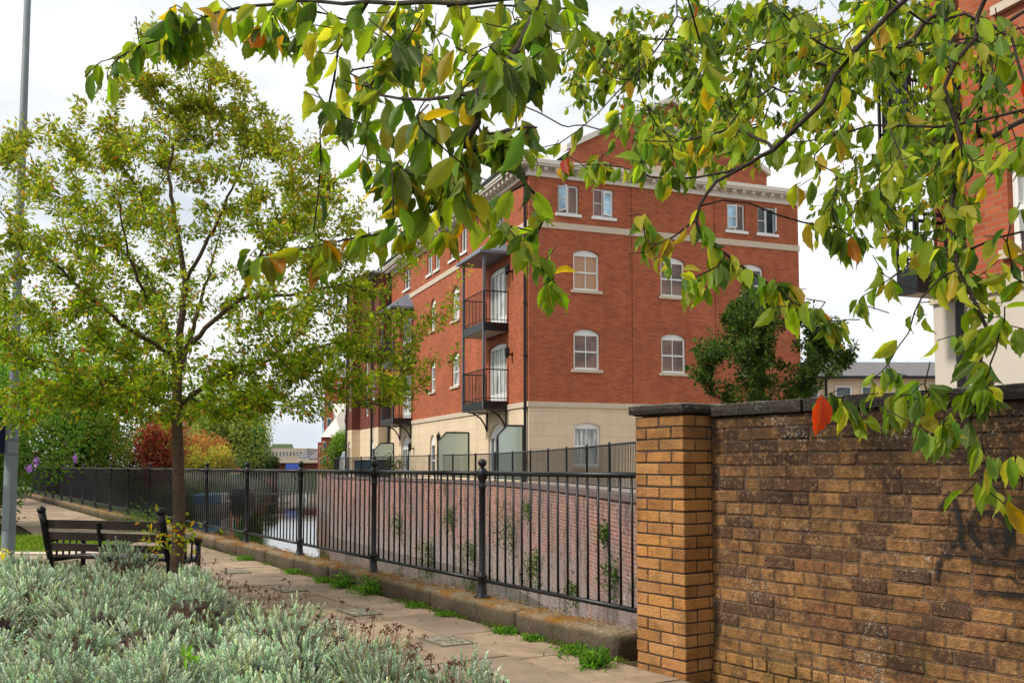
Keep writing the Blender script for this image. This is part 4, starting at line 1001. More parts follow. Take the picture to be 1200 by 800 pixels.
# low slate-roofed building between the blocks
def low_building():
    b = thing('low_building', 'low cream building with grey slate roof seen over the wall between the brick blocks', 'building', (22, 60, TERR))
    z = 6.9
    part('wall', MB().box(14, 40, 60, 68, TERR, z), M['cream'], b)
    t = MB(); t.add([(13.5, 59.5, z), (40.5, 59.5, z), (40.5, 68.5, z), (13.5, 68.5, z), (14, 64, 8.3), (40, 64, 8.3)], [(0, 1, 5, 4), (2, 3, 4, 5), (1, 2, 5), (3, 0, 4)]); part('roof', t, M['slate'], b)
    t = MB(); t.tube([(13.4, 59.45, z), (40, 59.45, z)], .09, 6); part('gutter', t, M['black'], b)
    for x in (18.3, 20.3, 21.9, 24.5, 27): 
        w_ = part('window', MB().box(x - .5, x + .5, 59.93, 59.99, 5.4, 6.4), M['white'], b); part('pane', MB().box(x - .4, x + .4, 59.9, 59.925, 5.5, 6.3), M['glass'], w_)
    part('rainwater_pipe', MB().tube([(19.2, 59.8, TERR), (19.2, 59.8, z)], .08, 6), M['black'], b)
    b = thing('glass_roofed_building', 'pale teal glass roof rising behind the slate roof', 'building', (30, 85, TERR))
    part('wall', MB().box(22, 48, 85, 95, TERR, 10.2), M['blueglass'], b); t = MB(); t.add([(21.5, 84.5, 10.2), (48.5, 84.5, 10.2), (48, 90, 11.4), (22, 90, 11.4)], [(0, 1, 2, 3)]); part('roof', t, M['blueglass'], b)
low_building()

# distant town around the canal bend
def block(name, label, px0, px1, ytop, Y, dep, mat, rows=0, colsn=0, roof=None, zb=.5, cat='building', roofmat='slate', win='glass'):
    a, c = at(px0, HOR, Y), at(px1, HOR, Y); z1 = at(px0, ytop, Y)[2]; b = thing(name, label, cat, ((a[0] + c[0]) / 2, Y, zb))
    part('wall', MB().box(a[0], c[0], Y, Y + dep, zb, z1), M[mat], b)
    if roof:
        t = MB(); e = (c[0] - a[0]) * .03; t.add([(a[0] - e, Y - .3, z1), (c[0] + e, Y - .3, z1), (c[0] + e, Y + dep, z1), (a[0] - e, Y + dep, z1), (a[0] + roof * .5, Y + dep / 2, z1 + roof), (c[0] - roof * .5, Y + dep / 2, z1 + roof)], [(0, 1, 5, 4), (2, 3, 4, 5), (1, 2, 5), (3, 0, 4)]); part('roof', t, M[roofmat], b)
    for j in range(rows):
        for i in range(colsn):
            w0 = (c[0] - a[0]) / colsn; x = a[0] + w0 * (i + .28); zz = zb + 1 + (z1 - zb - 1) * (j + .15) / rows; hh = (z1 - zb - 1) / rows * .55
            o = part('window', MB().box(x, x + w0 * .44, Y - .06, Y - .005, zz, zz + hh), M['white'], b); part('pane', MB().box(x + w0 * .05, x + w0 * .39, Y - .09, Y - .062, zz + .08, zz + hh - .08), M[win], o)
    return b
M['tan'] = m_plain('tan_render', (.42, .33, .27), .9, .2, .3)
block('long_flat_building', 'long flat roofed pale building at the far end of the canal', 318, 362, 525, 300, 25, 'tan', 2, 11, None)
block('white_gabled_house', 'white walled house with grey roof beyond the canal bridge', 349, 360, 536, 240, 12, 'white', 1, 3, 2.5)
block('grey_roofed_shed', 'grey roofed shed right of the white house beyond the bridge', 361, 376, 537, 230, 14, 'tan', 0, 0, 2.2)
b = block('brick_warehouse', 'tall red brick warehouse behind the willow on the right bank', 379, 440, 442, 112, 18, 'brick_far', 5, 5, 3)
b = block('brick_canal_house', 'red brick canal building with pale gabled roof left of the warehouse', 376, 400, 512, 92, 8, 'brick_far', 2, 3, 3.4, roofmat='white_trim')
block('narrow_brick_block', 'narrow brick block with dark balconies farthest left on the right bank', 372, 380, 518, 125, 15, 'brick_far', 2, 1)
block('glass_tower', 'teal glazed tower top behind the brick canal buildings', 377, 392, 476, 170, 12, 'blueglass', 0, 0)
block('red_roofed_house', 'house with dark red roof half hidden by trees on the left bank', 262, 290, 520, 150, 10, 'brick_far', 1, 3, 4, roofmat='brick_far')
block('grey_roofed_house', 'grey roofed house rising behind the tree trunk on the left bank', 165, 240, 500, 125, 12, 'tan', 1, 4, 4.2)
# bridge
br = thing('canal_bridge', 'low dark brick bridge crossing the far end of the canal', 'bridge', (-33, 152, WATER))
g = MB(); zA = 1.0; n = 14
x0, x1 = -39, -26
g.box(x0, x1, 150, 155, .55, 2.2); g.box(x0, x0 + 2.2, 150.1, 154.9, -2.5, .55); g.box(x1 - 2.2, x1, 150.1, 154.9, -2.5, .55)
part('deck', g, M['brick_shade'], br)
g = MB(); g.box(x0, x1, 149.7, 150, 2.0, 2.5); part('parapet', g, M['stone_trim'], br)
# blue hulled boat far off + moored boat
def boat(lab, px, Y, L, hullc, cabc, stripe=None, ang=100, cat='boat'):
    p = at(px, HOR, Y); t = thing('narrow_boat', lab, cat, (p[0], Y, WATER)); Mm = Matrix.Translation((p[0], Y, WATER)) @ Matrix.Rotation(R(ang), 4, 'Z'); g = MB()
    st = [(-L / 2, .55, .75), (-L / 2 + .6, .95, .65), (L / 2 - 2.2, .95, .65), (L / 2 - .8, .6, .8), (L / 2, .05, .95)]; vs = []
    for x, w_, z in st: vs += [(x, -w_ * .8, -.1), (x, -w_, z), (x, w_, z), (x, w_ * .8, -.1)]
    fs = []
    for i in range(len(st) - 1):
        for k in range(3): fs.append((i * 4 + k, i * 4 + k + 1, i * 4 + k + 5, i * 4 + k + 4))
    fs.append((0, 1, 2, 3)); g.add([Mm @ Vector(v) for v in vs], fs); part('hull', g, m_plain('hull_paint', hullc, .4, .2), t)
    g = MB(); g.cbox(-L / 2 + 1, L / 2 - 2.4, -.8, .8, .6, 1.45, .08, Mm); part('cabin', g, m_plain('cabin_paint', cabc, .45, .2), t)
    for i in range(4):
        for sgn in (-1, 1): x = -L / 2 + 1.7 + i * (L - 4.6) / 3.4; part('window', MB().box(x, x + .6, sgn * .805 - .006, sgn * .805 + .006, .9, 1.2, Mm), M['glass'], t)
    if stripe: part('tarpaulin', MB().cbox(-L / 2 + .4, -L / 2 + 3.2, -.86, .86, .62, 1.5, .12, Mm), m_plain('blue_tarp', stripe, .7, .3, 6), t)
boat('pale canal boat with blue tarpaulin moored by the left bank behind the tree trunk', 251, 82, 9, (.2, .2, .2), (.42, .4, .38), (.05, .14, .22), 96)
boat('dark little boat moored right of the pale boat on the left bank', 287, 104, 8, (.02, .02, .025), (.05, .05, .06), None, 98)
bh = thing('blue_hoarding', 'bright blue hoarding panel on the far canal bridge', 'hoarding', (-33.4, 149.6, 1.0)); part('panel', MB().box(-34.4, -32.2, 149.55, 149.65, .9, 1.9), m_plain('hoarding_blue', (.06, .12, .5), .5, .1), bh)
g = MB(); jt = thing('mooring_jetty', 'thin wooden jetty reaching over the water by the left bank', 'jetty', (-33, 112, WATER)); g.box(-33.5, -25.5, 112, 113, -1.75, -1.6); part('deck', g, M['bronze'], jt)
for x in (-32, -29, -26.2): part('post', MB().lathe(x, 112.1, [(.1, -2.5), (.1, -1.2)], 6), M['bronze'], jt)

# ------------------------------------------------------------------ left bank vegetation
def bush(name, label, c, rx, ry, rz, n, L, cols, wts, cat='bush', group=None, mat='leaf_dull', lumps=9, trunk=True, droop=0, gap=.0):
    c = np.array(c, float); t = thing(name, label, cat, (c[0], c[1], c[2]), 0, group)
    Lc = rng.normal(0, .45, (lumps, 3)); Lc[:, 2] = rng.uniform(.25, .85, lumps); r = rng.uniform(.28, .55, lumps)
    k = rng.integers(0, lumps, n); dv = unit(rng.normal(0, 1, (n, 3))); rr = rng.uniform(.55, 1.0, (n, 1)) ** .5
    P = Lc[k] + dv * r[k][:, None] * rr; P[:, 2] = np.maximum(P[:, 2], 0.02)
    P = P * np.array([rx, ry, rz]) + c; P += rng.normal(0, L * .7, P.shape)
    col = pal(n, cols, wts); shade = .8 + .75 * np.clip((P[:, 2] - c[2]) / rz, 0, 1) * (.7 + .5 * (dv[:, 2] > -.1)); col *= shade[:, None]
    dr = dv * .6 + rng.normal(0, .6, (n, 3)); dr[:, 2] -= droop
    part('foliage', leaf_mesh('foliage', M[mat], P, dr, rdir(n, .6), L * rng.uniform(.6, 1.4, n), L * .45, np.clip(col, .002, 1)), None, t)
    g = MB()
    for i in range(min(lumps, 6)):
        q = Lc[i] * np.array([rx, ry, rz]) + c; g.tube([c + np.array([0, 0, -.1]), c * .4 + q * .6 - np.array([0, 0, .15 * rz]), q], [rz * .03, rz * .018, rz * .008], 5)
    part('stems', g, M['bark_dark'], t)
    return t
GR = [(.08, .17, .02), (.12, .22, .03), (.05, .11, .015)]; YL = [(.18, .21, .02), (.26, .23, .03), (.11, .16, .02)]; OR = [(.28, .13, .035), (.2, .085, .03), (.27, .2, .045)]; RD = [(.28, .03, .04), (.2, .025, .03), (.34, .13, .07)]; WIL = [(.2, .25, .05), (.14, .2, .03), (.26, .28, .06)]
def bk(px, Y, z=.3): p = at(px, HOR, Y); return (p[0], Y, z)
bush('bushy_tree', 'yellow green bushy tree on the left bank nearest the hedge', bk(88, 62, .2), 2.8, 3, 6.2, 9000, .3, YL + GR, [3, 2, 2, 2, 2, 1], 'tree', 'trees and shrubs on the left bank')
bush('bushy_tree', 'tall dark green tree behind the left bank shrubs', bk(40, 70, .2), 8, 5, 10, 9000, .34, GR, [2, 2, 3], 'tree', 'trees and shrubs on the left bank')
bush('shrub', 'orange brown shrub on the left bank between yellow and red shrubs', bk(148, 74), 2.0, 2.5, 4.6, 6000, .28, OR + YL, [2, 2, 3, 2, 1, 1], 'shrub', 'trees and shrubs on the left bank')
bush('shrub', 'crimson red shrub on the left bank behind the railing', bk(184, 72), 1.3, 2, 4.2, 4500, .26, RD + OR, [3, 2, 2, 1.5, 1, 1], 'shrub', 'trees and shrubs on the left bank')
bush('shrub', 'small pink orange shrub right beside the crimson one', bk(200, 73.5), 1.2, 1.8, 4.4, 4000, .25, OR + RD, [2, 1, 2, 1, 1, 2], 'shrub', 'trees and shrubs on the left bank')
bush('shrub', 'golden yellow shrub just right of the near tree trunk', bk(234, 82), 2.2, 2.5, 2.5, 5000, .27, YL + OR, [3, 3, 1, 1, 0, 2], 'shrub', 'trees and shrubs on the left bank')
bush('shrub', 'russet orange shrub above the golden yellow one', bk(243, 92), 2.4, 2.6, 3.9, 5000, .28, OR, [3, 3, 1], 'shrub', 'trees and shrubs on the left bank')
bush('willow_tree', 'pale green willow left of the round green tree', bk(256, 100), 4.2, 4.2, 7.6, 12000, .34, WIL, [3, 2, 2], 'tree', 'trees and shrubs on the left bank', droop=.8)
bush('bushy_tree', 'rounded deep green tree farthest along the left bank', bk(294, 122), 2.2, 2.5, 6.6, 9000, .36, [(.05, .14, .04), (.08, .18, .05), (.03, .09, .03)], [3, 2, 2], 'tree', 'trees and shrubs on the left bank')
bush('slender_tree', 'slender taller tree poking above the round green tree', bk(298, 135), 1.0, 1.2, 9, 3500, .36, GR + YL, [2, 1, 2, 0, 0, 2], 'tree', 'trees and shrubs on the left bank', lumps=12)
bush('hedge_shrub', 'dark hedge at the left end of the far bridge', bk(318, 146), 1.2, 2, 2.2, 3000, .3, [(.06, .06, .02), (.04, .06, .015)], [1, 1], 'hedge', 'trees and shrubs on the left bank')
bush('waterside_growth', 'dark undergrowth hanging over the water below the shrubs', (-30.2, 78, -1.7), 1.9, 20, 2.4, 14000, .3, [(.05, .09, .015), (.07, .11, .02), (.1, .09, .03)], [2, 2, 1], 'undergrowth', None, lumps=40)
bush('bushy_tree', 'dark evergreen mass behind the lamp post on the left bank', bk(-60, 60, .2), 9, 5, 10, 8000, .34, GR, [1, 1, 3], 'tree', 'trees and shrubs on the left bank')
bush('willow_tree', 'drooping willow on the right bank in front of the far brick buildings', bk(397, 80, .9), 1.05, 1.3, 2.9, 6000, .2, [(.1, .17, .02), (.15, .22, .03), (.06, .11, .015)], [3, 2, 2], 'tree', droop=1.4)
# hedge with buddleia close to the lamp post
bush('leafy_bush', 'tall leafy green bush at the left edge behind the lamp post', (-12.8, 22.8, 0), 1.9, 1.6, 4.3, 15000, .13, GR + [(.1, .2, .02)], [3, 3, 2, 2], 'bush', None, 'leaf', 14)
bush('leafy_bush', 'dense dark bush at the far left edge beside the lawn', (-12.2, 21.3, 0), 1.5, .7, 3.0, 12000, .12, [(.06, .12, .015), (.09, .17, .02), (.14, .22, .04)], [3, 3, 1], 'bush', None, 'leaf', 12)
bush('leafy_bush', 'pale leaved bush spilling over the far end of the railing', (-13.2, 24.3, 0), 1.45, 1.4, 2.6, 12000, .11, [(.13, .2, .06), (.09, .15, .03), (.2, .24, .12), (.06, .1, .02)], [3, 3, 1, 1], 'bush', None, 'leaf', 12)
bush('leafy_bush', 'yellow flecked tree overhanging the far path', (-21.5, 37, .0), 3.6, 3, 6.8, 14000, .17, YL + GR, [2, 1, 3, 2, 3, 1], 'tree', None, 'leaf', 14)
for px, py, Y, lab in ((88, 537, 21.4, 'highest purple buddleia flower above the railing end'), (42, 541, 19.6, 'purple buddleia flower nearest the lamp post'), (34, 549, 19.4, 'lowest purple buddleia flower beside the lamp post')):
    P = at(px, py, Y); n = 60; p = P + rng.normal(0, 1, (n, 3)) * np.array([.025, .025, .05]); 
    t_ = thing('buddleia_flower', lab, 'flower', tuple(P), 0, 'purple buddleia flowers'); part('petals', leaf_mesh('petals', M['leaf'], p, rdir(n, .3), rdir(n), .035, .03, pal(n, [(.3, .12, .4), (.4, .2, .5)], [1, 1])), None, t_)
    part('stem', MB().tube([P, P + np.array([-.35, .3, -.12]), P + np.array([-1.1, .8, -.5])], .006, 5), M['bark_dark'], t_)

# ------------------------------------------------------------------ lamp post
lp = at(9, 655, 15.5); lx, ly = float(lp[0]), 15.5
t = thing('lamp_post', 'tall grey steel lamp post at the left edge behind the silvery shrubs', 'lamp post', (lx, ly, 0))
t1 = R(0.0)
M['galv'] = m_plain('galvanised_steel', (.13, .165, .17), .6, .3, 4, spec=.5, bump=.1)
g = MB(); g.lathe(lx, ly, [(.12, 0), (.12, .03), (.1, .06), (.097, 2.45), (.08, 2.52), (.068, 2.6), (.062, 6), (.05, 10)], 20); part('column', g, M['galv'], t, True)
g = MB(); g.box(lx - .055, lx + .055, ly - .101, ly - .091, .5, 1.2); part('door', g, M['galv'], t)
g = MB(); g.tube([(lx, ly, 9.9), (lx - .3, ly, 10.4), (lx - 1.2, ly, 10.6)], .04, 8); part('arm', g, M['galv'], t)
g = MB(); g.cbox(lx - 1.9, lx - 1.1, ly - .14, ly + .14, 10.52, 10.68, .03); part('lamp_head', g, M['galv'], t)
g = MB()
for z in (1.68, 1.9, 2.5): g.lathe(lx, ly, [(.105, z), (.105, z + .03)], 16)
part('band', g, M['grey_metal'], t)
sg = thing('street_sign', 'dark blue sign plate seen edge on, strapped to the lamp post', 'sign', (lx - .14, ly, 1.7))
Ms = Matrix.Translation((lx - .16, ly - .04, 0)) @ Matrix.Rotation(R(68), 4, 'Z')
g = MB(); g.box(-.32, .32, -.008, .008, 1.7, 2.46, Ms); part('plate', g, m_plain('navy_sign', (.025, .035, .09), .4, .2), sg)
g = MB(); g.box(-.32, -.27, -.014, -.0085, 1.7, 2.46, Ms); part('red_edge', g, m_plain('red_sign', (.5, .03, .02), .4, .1), sg)

# ------------------------------------------------------------------ bench
BX = np.array([-5.38, 11.5]); bv = np.array([1.56, -.52]); bl = float(np.linalg.norm(bv)); bv = bv / bl; bn = np.array([-bv[1], bv[0]])   # bn faces away, to the canal
MBn = Matrix(((bv[0], bn[0], 0, BX[0]), (bv[1], bn[1], 0, BX[1]), (0, 0, 1, 0), (0, 0, 0, 1)))
bt = thing('park_bench', 'dark slatted park bench with cast iron ends facing the canal, seen from behind', 'bench', (float(BX[0] + bv[0] * .76), float(BX[1] + bv[1] * .76), 0))
def slat(x0, x1, y0, y1, z0, z1): return MB().cbox(x0, x1, y0, y1, z0, z1, .006, MBn)
def tilt(z): return -.10 * (z - .45) / .5
for z0, z1 in ((.785, .885), (.655, .745), (.53, .615), (.46, .48)):
    g = MB(); y0, y1 = tilt(z0), tilt(z1)
    vs = [MBn @ Vector(p) for p in ((0.02, y0, z0), (bl - .02, y0, z0), (bl - .02, y1, z1), (.02, y1, z1), (.02, y0 + .03, z0), (bl - .02, y0 + .03, z0), (bl - .02, y1 + .03, z1), (.02, y1 + .03, z1))]
    g.add(vs, [(0, 1, 2, 3), (7, 6, 5, 4), (3, 2, 6, 7), (0, 4, 5, 1), (0, 3, 7, 4), (1, 5, 6, 2)]); part('back_slat', g, M['wood'], bt)
for y in (.1, .19, .28, .37, .46): part('seat_slat', slat(.02, bl - .02, y, y + .07, .43, .455), M['wood'], bt)
for x in (0, bl):
    g = MB()
    for dx in (-.03, .03):
        pass
    def T3(y, z): return MBn @ Vector((x, y, z))
    g.tube([T3(.02, 0), T3(.05, .2), T3(.03, .42), T3(-.03, .6), T3(-.09, .85), T3(-.13, .97)], [.035, .03, .035, .04, .04, .045], 8)
    g.lathe(*(MBn @ Vector((x, -.135, 0))).to_2d(), [(.01, .95), (.045, .97), (.055, 1.0), (.04, 1.03), (.01, 1.045)], 8)
    g.tube([T3(-.02, .64), T3(.2, .67), T3(.45, .66), T3(.56, .63)], [.03, .03, .035, .05], 8)
    g.tube([T3(.54, .64), T3(.55, .4), T3(.55, 0)], [.035, .03, .035], 8)
    g.tube([T3(.02, .42), T3(.55, .42)], .03, 6)
    g.tube([T3(.04, .18), T3(.3, .28), T3(.55, .18)], .018, 6)
    for y in (.12, .22, .32, .43): g.tube([T3(y, .44), T3(y, .65)], .013, 5)
    g.tube([T3(.0, .0), T3(.58, .0)], .02, 6)
    part('end_frame', g, M['black'], bt, True)
g = MB(); x = bl * .47
g.tube([MBn @ Vector((x, tilt(z) - .02, z)) for z in (.40, .6, .86)], .022, 6); g.tube([MBn @ Vector((x, y, .42)) for y in (0, .5)], .018, 5); g.tube([MBn @ Vector((x, .3, 0)), MBn @ Vector((x, .25, .42))], .02, 5); part('middle_support', g, M['black'], bt)

# ------------------------------------------------------------------ left tree
TX, TY = -3.68, 10.8
def left_tree():
    t = thing('ornamental_tree', 'slender tree with ringed bark and airy yellow green crown beside the bench', 'tree', (TX, TY, 0))
    tr = []; z = 0
    while z < 2.7:
        tr.append((TX + .025 * math.sin(z * 1.9) + .006 * z, TY + .02 * math.sin(z * 2.1), z)); z += .12
    nt_ = len(tr); tr = [np.array(p) for p in tr]; tp = [-1] + list(range(nt_ - 1)); fx = {i: .08 - .012 * tr[i][2] for i in range(nt_)}
    def lim(pts, r0, r1):
        w = [at(*p) for p in pts]; k = int(np.argmin([np.linalg.norm(q - w[0]) for q in tr])); w[0] = tr[k]; last = k; tot = []
        for a, c in zip(w[:-1], w[1:]):
            n = max(2, int(np.linalg.norm(c - a) / .1))
            for q in range(1, n + 1): tot.append(a + (c - a) * q / n + rng.normal(0, .008, 3))
        for q, p in enumerate(tot): tr.append(p); tp.append(last); last = len(tr) - 1; fx[last] = r0 + (r1 - r0) * q / len(tot)
    lim([(216, 430, 10.8), (217, 330, 10.75), (207, 270, 10.8), (196, 200, 10.85), (212, 150, 10.8), (222, 110, 10.8)], .042, .006)
    lim([(213, 455, 10.8), (194, 376, 10.95), (176, 329, 11.1), (130, 282, 11.3), (95, 230, 11.3)], .03, .006)
    lim([(213, 430, 10.8), (176, 400, 10.5), (131, 370, 10.2), (101, 343, 10.0), (34, 282, 9.8), (0, 250, 9.7)], .028, .006)
    lim([(217, 420, 10.8), (250, 378, 10.6), (281, 349, 10.5), (340, 345, 10.4), (400, 333, 10.3), (445, 345, 10.2)], .032, .006)
    lim([(281, 349, 10.5), (310, 290, 10.9), (345, 230, 11.1), (372, 190, 11.2)], .022, .006)
    lim([(216, 470, 10.8), (266, 434, 11.1), (320, 420, 11.3), (400, 400, 11.4), (460, 420, 11.4)], .03, .006)
    lim([(212, 480, 10.8), (162, 458, 11.0), (100, 440, 11.1), (40, 420, 11.2)], .03, .006)
    lim([(214, 445, 10.8), (225, 390, 11.4), (250, 300, 12.2), (265, 240, 12.6)], .034, .006)
    lim([(214, 445, 10.8), (190, 390, 10.2), (150, 300, 9.4), (140, 240, 9.1)], .034, .006)
    lim([(217, 330, 10.75), (250, 270, 10.7), (280, 200, 10.6), (290, 150, 10.6)], .024, .006)
    lim([(207, 270, 10.8), (160, 220, 10.9), (125, 170, 11.0)], .02, .006)
    seed = (tr, tp)
    # crown volume
    T = []; z_lo, z_hi = 2.05, 6.35
    while len(T) < 1150:
        z = rng.uniform(z_lo, z_hi); f = (z - z_lo) / (z_hi - z_lo)
        rmax = 2.95 * (math.sin(min(1, (f + .22) / .55) * PI / 2) if f < .33 else max(.12, 1 - ((f - .33) / .67) ** 1.15) ** .85) + .1
        th = rng.uniform(0, 2 * PI); r = rmax * math.sqrt(rng.uniform(.02, 1)); lob = 1 + .16 * math.sin(3 * th + z * 2) + .1 * math.sin(7 * th - z * 3)
        x, y = r * math.cos(th) * lob, r * math.sin(th) * lob * .85
        if mnoise.noise(Vector((x * .9, y * .9, z * 2.4))) < -.12: continue
        if r > 1.6 and z < 2.6 and rng.random() < .45: continue
        T.append((TX + x, TY + y, z - .12 * (r / 2.6) ** 2))
    for cx, cy, rx, ry, n_ in ((420, 390, 75, 60, 62), (400, 450, 70, 30, 34), (470, 440, 38, 40, 22), (350, 360, 50, 60, 30), (50, 190, 60, 50, 45), (335, 230, 60, 60, 50), (395, 270, 45, 50, 36), (110, 380, 80, 40, 40), (300, 470, 60, 22, 20), (60, 330, 70, 60, 60), (110, 450, 90, 25, 60), (300, 430, 70, 40, 50), (20, 480, 40, 30, 20)):
        for _ in range(n_):
            a = rng.uniform(0, 6.28); r = math.sqrt(rng.random()); T.append(tuple(at(cx + rx * r * math.cos(a), cy + ry * r * math.sin(a), rng.uniform(9.6, 11.6))))
    nodes, par, tips = colonise(seed, np.array(T), .09, .25, .3, .5, (TX, TY, 1.7), .2, .3)
    mb, thin, rad = tree_tubes(nodes, par, .0018, 2.7, fx, (12, 5, 3), .02)
    part('trunk', mb, M['bark'], t, True); part('crown_branches', thin, M['bark_dark'], t)
    P, D = twig_leaves(nodes, par, tips, 50, 6, .07, .05)
    n = len(P); D[:, 2] -= .25; L = .058 * rng.uniform(.6, 1.35, n)
    ht = np.clip((P[:, 2] - 2.2) / 4, 0, 1); outr = np.clip(np.hypot(P[:, 0] - TX, P[:, 1] - TY) / 2.8, 0, 1)
    col = pal(n, [(.15, .245, .014), (.24, .33, .02), (.09, .165, .013), (.37, .35, .03), (.36, .19, .04)], [4, 4, 3, 2, .8]); warm = np.clip(ht * .8 + outr * .3 - .25 + rng.normal(0, .15, n), 0, 1)[:, None]
    col = col * (1 - warm * .5) + np.array([.4, .3, .05]) * warm * .5
    red = rng.random(n) < .004; col[red] = (.5, .1, .02)
    nr = rdir(n, 1.0)
    part('foliage', leaf_mesh('foliage', M['leaf'], P, D, nr, L, L * .46, np.clip(col, .003, 1)), None, t)
    # fresh shoots low on the trunk
    n = 110; a = rng.uniform(0, 6.28, n); P = np.c_[TX + .0 + rng.normal(0, .16, n), TY - .1 + rng.normal(0, .12, n), rng.normal(.74, .11, n)]
    part('shoot_leaves', leaf_mesh('shoot_leaves', M['leaf'], P, rdir(n, -.3), rdir(n, .4), .075 * rng.uniform(.6, 1.3, n), .04, pal(n, [(.25, .32, .02), (.32, .3, .02), (.5, .25, .03)], [3, 2, 1])), None, t)
left_tree()
def dark_tree():
    b = at(905, 462, 17.5); bx_, by_ = float(b[0]), 17.5; t = thing('small_dark_tree', 'small dark green tree behind the wall against the brick building', 'tree', (bx_, by_, TERR))
    tr = [(bx_ + .02 * k * math.sin(k), by_, TERR + .15 * k) for k in range(12)]; T = []
    while len(T) < 420:
        p = rng.uniform(-1, 1, 3)
        if np.linalg.norm(p) > 1 or p[2] < -.95: continue
        x, y, z = p[0] * 1.35 * (1.1 - .25 * p[2]), p[1] * 1.2, 3.6 + p[2] * 1.1
        if mnoise.noise(Vector((x * 1.3, y * 1.3, z * 2))) < -.12: continue
        T.append((bx_ + x, by_ + y, z))
    nodes, par, tips = colonise((tr, [-1] + list(range(11))), np.array(T), .1, .3, .3, .4, (bx_, by_, TERR + .9), .2, .3)
    mb, thin, rad = tree_tubes(nodes, par, .003, 2.4, None, (8, 5, 3), .02, .09); part('trunk', mb, M['bark_dark'], t, True); part('crown_branches', thin, M['bark_dark'], t)
    P, D = twig_leaves(nodes, par, tips, 60, 6, .09, .07); n = len(P); L = .075 * rng.uniform(.6, 1.3, n)
    part('foliage', leaf_mesh('foliage', M['leaf_dull'], P, D, rdir(n, 1), L, L * .5, pal(n, [(.05, .1, .016), (.08, .14, .02), (.03, .06, .014), (.13, .18, .03)], [3, 3, 3, 1])), None, t)
dark_tree()

